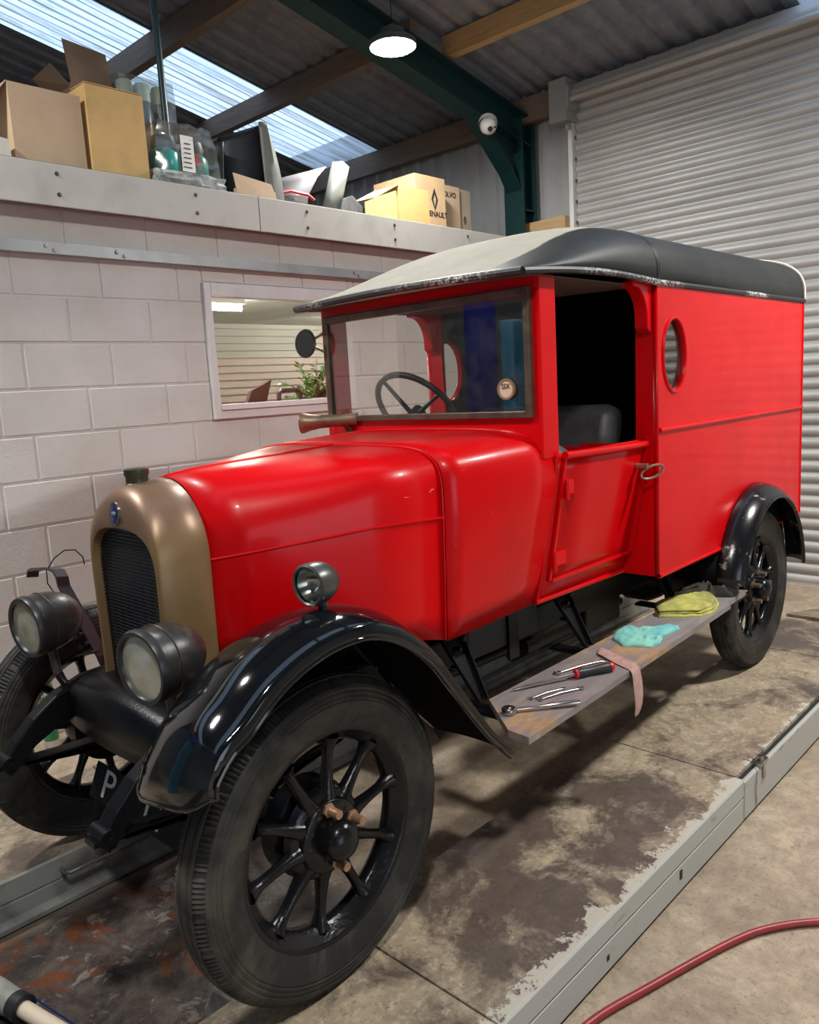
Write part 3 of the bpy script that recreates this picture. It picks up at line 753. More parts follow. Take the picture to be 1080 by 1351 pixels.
# ---- rear wings
def rear_wing(near):
    f = (lambda y: y) if near else yy
    cx, cz = 2.835, .40; rows = []
    for k in range(41):
        a = math.radians(lerp(167, 7, k/40)); ca, sa = math.cos(a), math.sin(a); r_ = []
        for y, rx, rz in ((YB-.012, .475, .528), (.03, .478, .530), (.0, .474, .525), (-.03, .462, .512), (-.055, .444, .495), (-.072, .425, .478), (-.076, .41, .465), (-.068, .398, .455)):
            low = max(0, -sa)
            r_.append((cx+rx*ca, f(y), cz+rz*sa))
        rows.append(r_)
    bm = new(); grid(bm, rows)
    w = mk('rear_wing', bm, CHIP, van, smooth=70, solid=.004)
    bm = new(); tube(bm, [r_[6] for r_ in rows], .006, 8); mk('wing_beaded_edge', bm, CHIP, w, smooth=True)
    # inner arch filling behind the tyre
    bm = new(); rows3 = []
    for k in range(0, 41, 2):
        a = math.radians(lerp(167, 7, k/40)); rows3.append([(cx+.475*math.cos(a), f(y), cz+.528*math.sin(a)) for y in (YB-.01, .15, .25)])
    av = [(cx+.468*math.cos(math.radians(lerp(150, 30, k/24))), f(YB-.0135), max(.668, cz+.520*math.sin(math.radians(lerp(150, 30, k/24))))) for k in range(25)]
    bq = new(); prism(bq, av, (0, -.002 if near else .002, 0)); mk('arch_backing', bq, MATTB, w)
    grid(bm, rows3); mk('wheel_arch_liner', bm, MATTB, w, smooth=True, solid=.003)
    bm = new(); prism(bm, [(2.34, f(.27), .36), (2.34, f(.27), .72), (3.31, f(.27), .72), (3.31, f(.27), .36)], (0, .004 if near else -.004, 0))
    mk('wheel_arch_back', bm, BLACKP, w)
rear_wing(True); rear_wing(False)

# ---- wheels
def make_wheel(cx, yout, cz, sgn, steer=0, front=True):
    # sgn: direction of the outer face along Y (-1 near side, +1 far side)
    w = bpy.data.objects.new('wheel', None); COL.objects.link(w); w.parent = van
    Wc = Vector((cx, yout-sgn*.055, cz)); w.location = Wc-ORG[van]; ORG[w] = Wc; w.rotation_euler = (0, 0, steer); w.empty_display_size = .1
    A = Vector((0, sgn, 0)); o = Wc.copy()
    R = .403
    N = 432
    prof = [(.038, .268), (.046, .276), (.050, .290), (.054, .305), (.0575, .325), (.0590, .341), (.0572, .3435), (.0572, .346), (.0592, .3485), (.0578, .354), (.0562, .3565), (.0578, .360), (.0562, .366), (.0545, .3685), (.0560, .373), (.0525, .381), (.0465, .3905), (.040, .3965), (.034, .3995),
            (.031, .4000), (.030, .3965), (.027, .3965), (.026, .4015), (.016, .4025), (.015, .3985), (.012, .3985), (.011, .403), (0, .4035)]
    full = prof+[(-t, r) for t, r in prof[-2::-1]]
    bm = new(); rings = lathe(bm, full, o, A, N)
    idx = [16, 17, 18, 19]+[len(full)-1-q for q in (16, 17, 18, 19)]
    for i in idx:
        for k in range(N):
            if k % 2 == 0 or k % 16 == 1: 
                v = rings[i][k]; d = v.co-o; ax_ = A*d.dot(A); rad_ = d-ax_; v.co = o+ax_*.93+rad_*(1-.012)
    mk('tyre', bm, TYRE, w, smooth=28)
    bm = new()
    lathe(bm, [(.042, .264), (.047, .272), (.046, .281), (.040, .283), (.034, .276), (.022, .262), (.012, .248), (-.012, .248), (-.022, .262), (-.034, .276), (-.040, .283), (-.046, .281), (-.047, .272), (-.038, .262), (-.026, .250), (-.016, .238), (-.01, .234), (.01, .234), (.016, .238), (.028, .250), (.042, .264)], o, A, 96)
    # ten cast spokes with webbed roots
    d, s, u = frame_of(A)
    for k in range(10):
        a = 2*PI*k/10+.16+PI/10; rv = s*math.cos(a)+u*math.sin(a); tv = -s*math.sin(a)+u*math.cos(a)
        tube(bm, [o+A*.006+rv*r_ for r_ in (.070, .095, .125, .165, .205, .228, .246)], [.036, .028, .020, .016, .0155, .021, .031], 10, flat=.85)
    lathe(bm, [(.020, 0), (.020, .104), (.012, .114), (-.014, .114), (-.022, .104), (-.022, 0)], o, A, 60)
    mk('rim_and_spokes', bm, BLACKW, w, smooth=50)
    bm = new(); lathe(bm, [(.020, .093), (.034, .092), (.037, .089), (.038, .066), (.038, .052), (.055, .052), (.078, .050), (.092, .040), (.102, .020), (.104, 0)], o, A, 40)
    mk('hub_cap', bm, BLACKW, w, smooth=60)
    for k in range(3 if front else 5):
        n3 = 3 if front else 5
        a = (1.48, 2.85, 4.62)[k] if front else 2*PI*k/n3+.4; q = o+(s*math.cos(a)+u*math.sin(a))*.073
        bm = new(); cyl(bm, q+A*.030, q+A*.078, .0125, 12, .0115); lathe(bm, [(.036, .018), (.044, .018), (.046, .013)], q, A, 6, False, True)
        mk('wheel_nut', bm, TANNUT if front else M('greasy_nut', (.20, .15, .10, 1), rough=.35, metal=.5), w, smooth=True)
    if True:
        bm = new(); lathe(bm, [(-.03, 0), (-.03, .11), (-.035, .125), (-.085, .125), (-.09, .11), (-.09, 0)], o, A, 40)
        mk('brake_drum', bm, BLACKP, w, smooth=40)
    return w
make_wheel(0, 0, .401, -1, math.radians(2.2))
make_wheel(-.02, 1.315, .401, 1, math.radians(3))
make_wheel(2.83, 0, .401, -1, 0, False)
make_wheel(2.83, 1.30, .401, 1, 0, False)

# ---- chassis, springs, axles
RY = (.345, .955)
for y in RY:
    bm = new()
    pts = [(-.425, .495), (-.40, .53), (-.345, .585), (-.27, .635), (-.18, .665), (-.05, .672), (.2, .655), (.6, .63), (1.2, .61), (2.4, .61), (3.45, .61)]
    rows = []
    hts = [.05, .06, .072, .085, .10, .105, .10, .10, .10, .10, .09]
    for (x, z), h in zip(pts, hts):
        rows.append([(x, y-.026, z+.01), (x, y+.026, z+.01), (x, y+.026, z-h), (x, y-.026, z-h)])
    grid(bm, rows, close=True)
    for r_, fl in ((0, 0), (-1, 1)):
        pass
    ch = mk('chassis_rail', bm, BLACKP, van, bevel=.006)
    bm = new()
    cyl(bm, (-.425, y-.036, .485), (-.425, y+.036, .485), .024, 16); cyl(bm, (-.425, y-.05, .485), (-.425, y+.05, .485), .011, 6)
    mk('spring_eye', bm, BLACKP, ch, smooth=40)
    for q in (-.33, -.25, -.17):
        bm = new(); cyl(bm, (q, y-.028, .60 if q > -.3 else .565), (q, y+.028, .60 if q > -.3 else .565), .008, 6); mk('bolt', bm, BLACKP, ch)
    bm = new()
    for k in range(5):
        hl = .46-.075*k
        strap(bm, [(.0+hl*s_*1.0-.0, y, .452-.011*k-.0+(.045)*(1-(1-abs(s_))**1)*0+.05*abs(s_)**2*(hl/.46)**2*-.0+.028*(1-s_*s_)*-1+.028) for s_ in [-1+.2*j for j in range(11)]], .05, .0125, (0, 1, 0))
    for s_ in (-.05, .05): box(bm, (s_-.008, y-.032, .385), (s_+.008, y+.032, .465))
    sp_ = mk('front_leaf_spring', bm, BLACKP, van)
    bm = new()
    for k in range(5):
        hl = .52-.08*k
        strap(bm, [(2.83+hl*s_, y, .46-.011*k-.06*(1-s_*s_)+.06) for s_ in [-1+.2*j for j in range(11)]], .05, .010, (0, 1, 0))
    mk('rear_leaf_spring', bm, BLACKP, van)
# axle beam (I section) and track rod
bm = new(); rows = []
for y, z in ((.10, .40), (.20, .40), (.28, .37), (.36, .345), (.65, .335), (.94, .345), (1.02, .37), (1.10, .40), (1.20, .40)):
    rows.append([(-.025, y, z-.03), (.025, y, z-.03), (.025, y, z-.018), (.008, y, z-.014), (.008, y, z+.014), (.025, y, z+.018), (.025, y, z+.03), (-.025, y, z+.03), (-.025, y, z+.018), (-.008, y, z+.014), (-.008, y, z-.014), (-.025, y, z-.018)])
grid(bm, rows, close=True); mk('front_axle', bm, BLACKP, van)
part('track_rod', lambda b: (cyl(b, (.13, .14, .33), (.13, 1.16, .33), .013, 12), cyl(b, (.03, .14, .36), (.14, .14, .33), .015, 10), cyl(b, (.03, 1.16, .36), (.14, 1.16, .33), .015, 10)), BLACKP, van, smooth=True)
part('rear_axle', lambda b: lathe(b, [(-.50, .035), (-.20, .045), (-.12, .12), (-.06, .15), (.06, .15), (.12, .12), (.20, .045), (.50, .035)], (2.83, .65, .40), (0, 1, 0), 24), BLACKP, van, smooth=40)
# curved front tray between the dumb irons
bm = new(); rows = []
for x, z in ((-.235, .545), (-.238, .60), (-.236, .648), (-.222, .668), (-.19, .678), (-.10, .685)):
    rows.append([(x-.02*math.sin(PI*k/12), .362+.576*k/12, z+.035*math.sin(PI*k/12)*(1 if z > .6 else 0)) for k in range(13)])
grid(bm, rows); tr = mk('front_tray', bm, BLACKP, van, smooth=True, solid=.005)
part('front_cross_member', lambda b: (box(b, (-.20, .36, .54), (-.14, .94, .66)), cyl(b, (-.17, .36, .56), (-.17, .94, .56), .02, 12)), BLACKP, van, smooth=40)
# engine and gearbox masses under the bonnet and cab, exhaust, cross members
part('engine_sump', lambda b: box(b, (.05, .50, .42), (.72, .80, .90)), BLACKP, van, bevel=.03)
part('gearbox', lambda b: lathe(b, [(0, .05), (.02, .14), (.22, .13), (.40, .09), (.42, .0)], (.80, .65, .55), (1, 0, 0), 20), BLACKP, van, smooth=True)
part('propeller_shaft', lambda b: cyl(b, (1.2, .65, .53), (2.7, .65, .42), .03, 12), BLACKP, van, smooth=True)
part('exhaust_pipe', lambda b: tube(b, [(.5, .45, .48), (1.0, .44, .44), (1.9, .44, .42), (2.2, .44, .42)], .022, 12), BLACKP, van, smooth=True)
part('silencer', lambda b: lathe(b, [(0, 0), (0, .07), (.5, .07), (.5, 0)], (1.35, .44, .43), (1, 0, 0), 20), BLACKP, van, smooth=40)
for x in (.75, 1.5, 2.3, 3.4):
    part('cross_member', (lambda x: lambda b: box(b, (x-.03, .36, .53), (x+.03, .94, .60)))(x), BLACKP, van, bevel=.006)
part('splash_panel', lambda b: box(b, (.92, .318, .52), (1.34, .323, .70)), M('matt_grey_black_panel', (.022, .024, .023, 1), rough=.6), van)
part('panel_strap', lambda b: box(b, (1.14, .305, .46), (1.20, .317, .70)), BLACKP, van)
part('tie_bar', lambda b: tube(b, [(.80, .30, .44), (1.20, .30, .445), (1.55, .30, .45)], .008, 8), BLACKP, van, smooth=True)
part('dark_filler_panel', lambda b: box(b, (1.36, .36, .47), (1.86, .365, .70)), BLACKP, van)  # added dark panel, keeps the lit floor from showing under the body
part('dark_filler_panel', lambda b: box(b, (.25, .42, .45), (.92, .425, .72)), BLACKP, van)  # second added dark panel, darkens the space under the bonnet side
part('battery_box', lambda b: box(b, (1.72, .33, .40), (2.02, .55, .62)), BLACKP, van, bevel=.01)
# running board brackets: A-shaped pressings
for near in (True, False):
    f = (lambda y: y) if near else yy
    for x0 in (.78, 1.44, 2.18):
        bm = new()
        prism(bm, [(x0-.055, f(.30), .68), (x0+.055, f(.30), .68), (x0+.018, f(.16), .46), (x0-.018, f(.16), .46)], (0, .004, 0))
        strap(bm, [(x0-.055, f(.29), .68), (x0-.02, f(.15), .462)], .018, .006, (0, 1, 0)); strap(bm, [(x0+.055, f(.29), .68), (x0+.02, f(.15), .462)], .018, .006, (0, 1, 0))
        box(bm, (x0-.03, min(f(-.04), f(.33)), .425), (x0+.03, max(f(-.04), f(.33)), .436))
        for q in ((x0, .62), (x0-.02, .56), (x0+.02, .65)): cyl(bm, (q[0], f(.262), q[1]), (q[0], f(.235), q[1]), .008, 6)
        mk('running_board_bracket', bm, BLACKP, van)
part('rear_step_rod', lambda b: cyl(b, (2.33, .01, .385), (2.33, .30, .385), .014, 14), BLACKP, van, smooth=True)
# running board, notched round the rear tyre
def rbY(X, t): return lerp(lerp(-.128, -.066, (X-.64)/1.65), lerp(.140, .150, (X-.64)/1.65), t)
bm = new()
po = [(.642, rbY(.642, 0)), (2.285, rbY(2.285, 0)), (2.285, .045-.05), (2.40, -.012), (2.40, .155), (.80, .142), (.655, -.045)]
po = [(.642, -.128), (2.285, -.066), (2.29, -.047), (2.535, -.041), (2.575, .0), (2.39, .020), (2.39, .150), (.80, .142), (.648, -.048)]
po = [(.642, -.128), (2.285, -.066), (2.292, -.045), (2.535, -.038), (2.535, -.012), (2.40, -.010), (2.39, .150), (.80, .142), (.648, -.048)]
prism(bm, [(x, y, .437) for x, y in po], (0, 0, .024))
mk('running_board', bm, PLANK, van, bevel=.001)
bm = new(); pf = [(x, yy(y)) for x, y in [(.70, -.05), (2.39, -.05), (2.39, .15), (.70, .15)]]
prism(bm, [(x, y, .437) for x, y in pf], (0, 0, .024)); mk('running_board', bm, PLANK, van)
# ---- headlamps
def headlamp(c, ang):
    c = Vector(c); ax_ = Vector((math.cos(ang), math.sin(ang), .03)).normalized()
    bm = new(); lathe(bm, [(.004, .076), (-.008, .080), (-.010, .088), (-.004, .093), (.012, .0935), (.02, .0905), (.04, .092), (.075, .089), (.105, .081), (.13, .067), (.15, .048), (.162, .026), (.166, 0)], c, ax_, 48)
    cyl(bm, c+Vector((.06, 0, -.08)), c+Vector((.07, 0, -.17)), .014, 12)
    h = mk('headlamp', bm, LAMPM, van, smooth=50)
    bm = new(); d, s, u = frame_of(ax_)
    tube(bm, [c+ax_*.045+(s*math.cos(a)+u*math.sin(a))*(.0925) for a in [k*PI/16 for k in range(33)]], .0018, 6); mk('lamp_body_seam', bm, LAMPM, h, smooth=True)
    bm = new(); lathe(bm, [(-.008, .079), (-.012, .084), (-.011, .0905), (-.002, .0945), (.008, .0948), (.010, .092)], c, ax_, 48); mk('lamp_rim', bm, M('blackened_lamp_rim', (.022, .022, .024, 1), rough=.35), h, smooth=50)
    bm = new(); lathe(bm, [(-.006, 0), (-.005, .04), (-.001, .079)], c, ax_, 40); mk('lamp_glass', bm, LENS, h, smooth=True)
    bm = new(); y_ = .36 if c.y < YC else .94
    tube(bm, [c+Vector((.07, 0, -.165)), c+Vector((.08, (y_-c.y)*.3, -.20)), (-.17, y_, .645)], .014, 10); mk('lamp_stay', bm, BLACKP, h, smooth=True)
headlamp((-.302, .300, .872), math.radians(7)); headlamp((-.302, 1.000, .852), math.radians(7))
bm = new(); lathe(bm, [(-.0275, 0), (-.0272, .025), (-.026, .0435)], L0, axl, 32); mk('side_lamp_glass', bm, GLASS('clear_lamp_glass', (.9, .92, .88, 1), .06), sl, smooth=True)
bm = new(); lathe(bm, [(-.020, .043), (-.0, .034), (.018, .018), (.024, 0)], L0, axl, 32); mk('side_lamp_reflector', bm, BOWL, sl, smooth=True)
# bent stay left where the far wing was unbolted, and the wire hung on it
bm = new()
strap(bm, [(-.05, 1.03, .60), (-.062, 1.06, .68), (-.08, 1.13, .79), (-.095, 1.185, .875), (-.10, 1.205, .905), (-.10, 1.212, .935), (-.10, 1.235, .955), (-.10, 1.30, .955), (-.10, 1.42, .938), (-.10, 1.455, .928), (-.10, 1.47, .905)], .040, .009, (1, 0, -.15))
for k in range(4): cyl(bm, (-.072-.006*k, 1.07+.022*k, .70+.028*k), (-.095-.006*k, 1.065+.022*k, .70+.028*k), .006, 6)
mk('wing_stay', bm, M('worn_black_stay', (.020, .022, .028, 1), (.04, .026, .028, 1), scale=20, rough=.35), van)
# number plate hung below the axle, tilted
PL = Vector((-.16, .755, .312)); px_ = Vector((.12, -.93, -.12)).normalized(); pyv = Vector((.35, -.12, .93)).normalized()
pn = px_.cross(pyv).normalized(); pyv = pn.cross(px_).normalized()
def pp(u, v, w=0): return PL+px_*u+pyv*v-pn*w*(-1 if pn.x < 0 else 1)
bm = new(); prism(bm, [pp(-.20, -.055), pp(.24, -.055), pp(.24, .055), pp(-.20, .055)], pn*.004*(1 if pn.x > 0 else -1))
npl = mk('number_plate', bm, BLACKP, van)
sg = pn*(.001 if pn.x < 0 else -.001)
for ch_, u_ in (('P', -.12), ('1', -.02), ('1', .07), ('1', .13)): text('plate_character', ch_, .125, WHITEP, npl, pp(u_, 0)+sg*1.5, px_, pyv, .0008)
# ================================================================ THE WORKSHOP
ZF = -SH
bm = new(); box(bm, (-6, -6, ZF-.1), (5.6, 8, ZF)); struct('floor', bm, FLOOR)
def roofz(x): return 4.0+(5.2-x)*.198
def corr(bm, y0, y1, x0, x1, pitch=.2, d=.035, zoff=0):
    prof = []; y = y0
    while y < y1-1e-6:
        for a, h in ((0, 0), (.46, 0), (.58, 1), (.88, 1)):
            yy_ = y+a*pitch
            if yy_ < y1: prof.append((yy_, h*d))
        y += pitch
    prof.append((y1, 0))
    grid(bm, [[(x, yy_, roofz(x)+h+zoff) for yy_, h in prof] for x in (x0, x1)])
for k, (a, b) in enumerate(((-6, -.33), (.64, 4.85), (5.82, 8.0))):
    bm = new(); corr(bm, a, b, 5.45, -6); struct('ceiling' if k == 0 else 'ceiling', bm, ROOFSH)
for a, b in ((-.36, .67), (4.82, 5.85)):
    bm = new(); corr(bm, a, b, 5.45, -6, .1, .02, .002); struct('window_'+('2' if a < 0 else '3'), bm, SKYL)
# purlins, rafter, column
for n_, (x0, x1, y0, y1, dep) in enumerate(((2.60, 2.69, -6, 8, .20), (4.04, 4.12, -6, 2.93, .16), (3.72, 3.80, 2.97, 8, .18), (1.15, 1.23, -6, 8, .2))):
    bm = new(); rows = []
    box(bm, (x0, y0, roofz(x1)-dep), (x1, y1, roofz(x1)-.002))
    struct('trim_%d' % (n_+1), bm, PURLINL if n_ == 1 else PURLIN)
bm = new(); zt = lambda x: roofz(x)-.20
for (y0, y1, o0, o1) in ((2.86, 3.04, 0, .014), (2.943, 2.957, .01, .25), (2.86, 3.04, .246, .26)):
    rows = []
    for x in (5.16, -6):
        rows.append([(x, y0, zt(x)-o0), (x, y1, zt(x)-o0), (x, y1, zt(x)-o1), (x, y0, zt(x)-o1)])
    grid(bm, rows, close=True)
prism(bm, [(5.0, 2.943, 3.18), (5.0, 2.943, 3.6), (4.48, 2.943, 3.70)], (0, .014, 0))
strap(bm, [(5.0, 2.95, 3.14), (4.86, 2.95, 3.32), (4.42, 2.95, 3.70)], .16, .012, (0, 1, 0))
tag(mk('roof_rafter', bm, GREEN), kind='structure')
bm = new(); box(bm, (4.97, 2.85, ZF), (4.985, 3.06, 3.78)); box(bm, (5.16, 2.85, ZF), (5.175, 3.06, 3.78)); box(bm, (4.985, 2.948, ZF), (5.16, 2.962, 3.78))
box(bm, (4.985, 2.86, 3.0), (5.16, 3.05, 3.012))
for z in (3.3, 3.45, 3.6, 3.7): cyl(bm, (4.972, 2.89, z), (4.955, 2.89, z), .012, 6); cyl(bm, (4.972, 3.02, z), (4.955, 3.02, z), .012, 6)
tag(mk('steel_column', bm, GREEN), kind='structure')
# cladding of the back wall
def clad(name, y0, y1, z0, z1, X=5.25, pitch=.20):
    bm = new(); prof = []; y = y0
    while y < y1-1e-6:
        for a, h in ((0, 0), (.40, 0), (.50, 1), (.80, 1), (.90, 0)):
            if y+a*pitch < y1: prof.append((y+a*pitch, h*.03))
        y += pitch
    prof.append((y1, 0)); grid(bm, [[(X-h, q, z) for q, h in prof] for z in (z0, z1)]); return struct(name, bm, CLAD)
clad('wall_back', 2.44, 8.0, ZF, 4.1)
bm = new(); box(bm, (5.27, -6, ZF), (5.30, 8, 4.3)); struct('wall_back_outer', bm, CLAD)
bm = new(); prism(bm, [(-6, 8, ZF), (5.3, 8, ZF), (5.3, 8, 3.97), (-6, 8, 6.2)], (0, .05, 0)); struct('wall_left', bm, CLAD)
bm = new(); box(bm, (-6.05, -6, ZF), (-6, 8, 6.2)); struct('wall_front', bm, CLAD)
bm = new(); prism(bm, [(.2, -6, ZF), (5.3, -6, ZF), (5.3, -6, 3.97), (.2, -6, 4.98)], (0, -.05, 0)); prism(bm, [(-6, -6, ZF), (-2.2, -6, ZF), (-2.2, -6, 5.45), (-6, -6, 6.2)], (0, -.05, 0)); prism(bm, [(-2.2, -6, 2.5), (.2, -6, 2.5), (.2, -6, 4.98), (-2.2, -6, 5.45)], (0, -.05, 0)); struct('wall_right', bm, CLAD)
bm = new(); box(bm, (5.10, 2.44, 3.76), (5.17, 8.0, 3.97)); struct('trim_5', bm, PURLIN)
bm = new(); box(bm, (5.08, 2.50, 2.775), (5.20, 3.03, 2.90)); box(bm, (5.08, 2.50, 2.50), (5.2, 2.84, 2.56)); struct('trim_6', bm, PURLINL)
bm = new(); box(bm, (5.03, 2.43, 3.66), (5.24, 2.60, 4.0)); tag(mk('shutter_bracket_plate', bm, M('grey_bracket_plate', (.30, .31, .31, 1), rough=.5)), kind='structure')

# roller shutter
bm = new(); prof = []; z = 3.86; pit = .088
while z > ZF+.06:
    for a in (0, .06, .12, .22, .35, .5, .65, .78, .88, .94):
        h = 0 if a < .06 or a > .92 else math.sin(PI*(a-.06)/.86)**.8
        prof.append((5.215-h*.022, z-a*pit))
    z -= pit
prof += [(5.215, z), (5.205, z-.002), (5.19, z-.004), (5.19, ZF+.012), (5.215, ZF+.012)]
grid(bm, [[(x, y, zz) for x, zz in prof] for y in (-2.2, 2.452)])
shut = struct('door_1', bm, SLAT, smooth=40)
bm = new()
for k in range(50):
    zz = 3.72-k*pit*2
    if zz < ZF: break
    box(bm, (5.19, 2.436, zz-.014), (5.212, 2.456, zz+.014))
mk('slat_end_lock', bm, M('dark_end_lock', (.05, .05, .05, 1), rough=.5), shut)
bm = new(); box(bm, (5.15, 2.455, ZF), (5.245, 2.497, 3.665)); mk('shutter_guide_rail', bm, UPVC, shut, bevel=.004)
bm = new(); pr_ = [(5.07, 3.80), (5.055, 3.81), (5.05, 3.83), (5.06, 3.85), (5.08, 3.857), (5.08, 3.88), (5.09, 3.90), (5.10, 3.91), (5.12, 3.95), (5.25, 3.98)]
grid(bm, [[(x, y, z) for x, z in pr_] for y in (-2.2, 2.42)]); box(bm, (5.10, -2.2, 3.82), (5.20, 2.40, 3.85))
mk('shutter_barrel_hood', bm, SLAT, shut, smooth=50)
bm = new(); box(bm, (5.03, 2.405, 3.74), (5.22, 2.43, 3.93)); cyl(bm, (5.1, 2.44, 3.62), (5.1, 2.47, 3.62), .03, 16); mk('shutter_end_plate', bm, GALV, shut)

# ---- painted block wall of the office under the mezzanine
WY = 2.63; WX0, WX1 = -.75, 5.2
win = (1.448, 2.575, 1.372, 2.152)
bm = new()
def rects(x0, x1, z0, z1):
    a0, a1, c0, c1 = win
    if x1 <= a0 or x0 >= a1 or z1 <= c0 or z0 >= c1: return [(x0, x1, z0, z1)]
    out = []
    if x0 < a0: out.append((x0, a0, z0, z1))
    if x1 > a1: out.append((a1, x1, z0, z1))
    xa, xb = max(x0, a0), min(x1, a1)
    if z0 < c0: out.append((xa, xb, z0, c0))
    if z1 > c1: out.append((xa, xb, c1, z1))
    return out
for r_ in range(-8, 4):
    z0 = 1.588+.225*r_; z1 = z0+.225
    off = {0: .417, 1: .210, -1: .270, 2: .40}.get(r_, .417 if r_ % 2 == 0 else .235)
    x = off-.446*4
    while x < WX1:
        for a, b, c, d in rects(max(x, WX0), min(x+.446, WX1), max(z0, ZF), min(z1, 2.47)):
            if b-a < .02 or d-c < .02: continue
            e = .0035; i = .010; j = random.uniform(-.0015, .0015)
            o_ = [bm.verts.new(p) for p in ((a+e, WY+.007, c+e), (b-e, WY+.007, c+e), (b-e, WY+.007, d-e), (a+e, WY+.007, d-e))]
            f_ = [bm.verts.new(p) for p in ((a+i, WY+j, c+i), (b-i, WY+j, c+i), (b-i, WY+j, d-i), (a+i, WY+j, d-i))]
            bm.faces.new(f_)
            for k in range(4): bm.faces.new((o_[k], o_[(k+1) % 4], f_[(k+1) % 4], f_[k]))
        x += .446
for a, b, c, d in ((WX0, win[0], ZF, 2.47), (win[1], WX1, ZF, 2.47), (win[0], win[1], ZF, win[2]), (win[0], win[1], win[3], 2.47)):
    box(bm, (a, WY+.0055, c), (b, WY+.14, d))
struct('wall_office', bm, BLOCK)
bm = new(); box(bm, (WX0-.1, WY+.0055, ZF), (WX0, 6, 2.62)); struct('wall_office_end', bm, PLASTER)
# office window
wx0, wx1, wz0, wz1 = win
bm = new(); Y0 = WY-.022
box(bm, (wx0, Y0, wz0), (wx0+.048, WY+.05, wz1)); box(bm, (wx1-.075, Y0, wz0), (wx1, WY+.05, wz1)); box(bm, (wx0+.048, Y0, wz1-.075), (wx1-.075, WY+.05, wz1)); box(bm, (wx0+.048, Y0, wz0), (wx1-.075, WY+.05, wz0+.05))
box(bm, (wx0+.05, Y0-.014, wz0+.0505), (wx1-.077, WY+.05, wz0+.085))
wf_ = struct('window_1', bm, UPVC, bevel=.004)
part('window_pane', lambda b: box(b, (wx0+.03, WY+.02, wz0+.05), (wx1-.03, WY+.026, wz1-.05)), OFGL, wf_)
# office interior
bm = new(); box(bm, (WX0, 5.0, ZF), (5.2, 5.06, 2.4)); 
for k in range(28): box(bm, (2.1, 4.975, .5+k*.068), (5.2, 5.0, .5+k*.068+.055))
struct('wall_office_rear', bm, PLASTER)
bm = new(); box(bm, (WX0, WY+.1, 2.175), (5.2, 5.06, 2.24)); struct('ceiling_office', bm, PLASTER)
bm = new(); box(bm, (1.84, 3.27, 2.13), (2.20, 3.37, 2.175)); t_ = mk('tube_light', bm, WHITEPL); tag(t_, 'white fluorescent tube light glowing on the office ceiling behind the window', 'light')
part('glowing_tube', lambda b: cyl(b, (1.86, 3.32, 2.105), (2.19, 3.32, 2.105), .018, 12), EM('tube_glow', (1, .98, .92, 1), 170), t_)
for tx, ty, wh in ((3.6, 4.0, 'farther right'), (.4, 4.2, 'farther left')):  # two added tubes out of view, put in to brighten the office
    bm = new(); box(bm, (tx, ty, 2.12), (tx+1.2, ty+.1, 2.175)); t2 = tag(mk('tube_light', bm, WHITEPL), 'added white tube light brightening the office interior, '+wh+' out of sight', 'light')
    part('glowing_tube', lambda b: cyl(b, (tx+.02, ty+.05, 2.10), (tx+1.18, ty+.05, 2.10), .018, 12), EM('tube_glow', (1, .98, .92, 1), 42), t2)
bm = new(); box(bm, (WX0+.1, 2.80, 1.28), (3.6, 3.5, 1.33)); tag(mk('office_desk', bm, UPVC), 'white office desk top under the inside of the window', 'desk')
dk_ = bpy.data.objects['office_desk']
for lx in (-.5, 1.4, 3.4):
    for ly in (2.85, 3.45): part('leg', lambda b: box(b, (lx, ly, ZF), (lx+.04, ly+.04, 1.285)), UPVC, dk_)
# monitor, waste bin handle, plant on the desk
mo = empty('computer_monitor', (1.95, 3.0, 1.33), 'dark computer screen leaning back on the office desk behind the window', 'monitor')
part('screen', lambda b: prism(b, [(1.88, 2.93, 1.40), (2.15, 3.05, 1.46), (2.24, 3.1, 1.60), (1.98, 2.98, 1.53)], (.0, .03, 0)), M('dark_maroon_screen', (.05, .03, .03, 1), rough=.4), mo)
part('stand', lambda b: box(b, (1.99, 2.96, 1.33), (2.06, 3.04, 1.46)), LINER, mo)
bm = new(); tube(bm, [(2.10, 2.86, 1.33), (2.11, 2.86, 1.50), (2.13, 2.86, 1.52), (2.27, 2.86, 1.52), (2.29, 2.86, 1.50), (2.30, 2.86, 1.33)], .016, 8); box(bm, (2.09, 2.83, 1.33), (2.31, 2.89, 1.44))
tag(mk('desk_tidy', bm, LINER, smooth=40), 'black looped carry handle standing on the office desk beside the screen', 'holder')
pl = empty('potted_plant', (2.52, 2.98, 1.33), 'leafy green houseplant on the office desk at the window behind the van mirror', 'plant')
part('pot', lambda b: lathe(b, [(0, .06), (.12, .08), (.13, .085), (.12, .07)], (2.52, 2.98, 1.33), (0, 0, 1), 20, True), WHITEPL, pl, smooth=40)
bm = new(); rr = random.Random(3)
for k in range(44):
    a = rr.uniform(0, 2*PI); l_ = rr.uniform(.16, .42); el = rr.uniform(.25, 1.4)
    p0 = Vector((2.52, 2.98, 1.44)); d_ = Vector((math.cos(a)*math.cos(el), .5*math.sin(a)*math.cos(el), math.sin(el)))
    pts = [p0+d_*l_*t+Vector((0, 0, -.08*t*t)) for t in (0, .4, .8, 1)]
    tube(bm, pts, .003, 5)
    for j in range(9):
        q = pts[0].lerp(pts[-1], .25+.083*j); s_ = Vector((rr.uniform(-1, 1), rr.uniform(-1, 1), rr.uniform(-.2, 1))).normalized()*rr.uniform(.03, .06)
        u_ = s_.cross(d_).normalized()*.013
        vs = [bm.verts.new(p) for p in (q, q+s_*.5+u_, q+s_, q+s_*.5-u_)]; bm.faces.new(vs)
tag(mk('foliage', bm, LEAF, pl), kind='stuff')

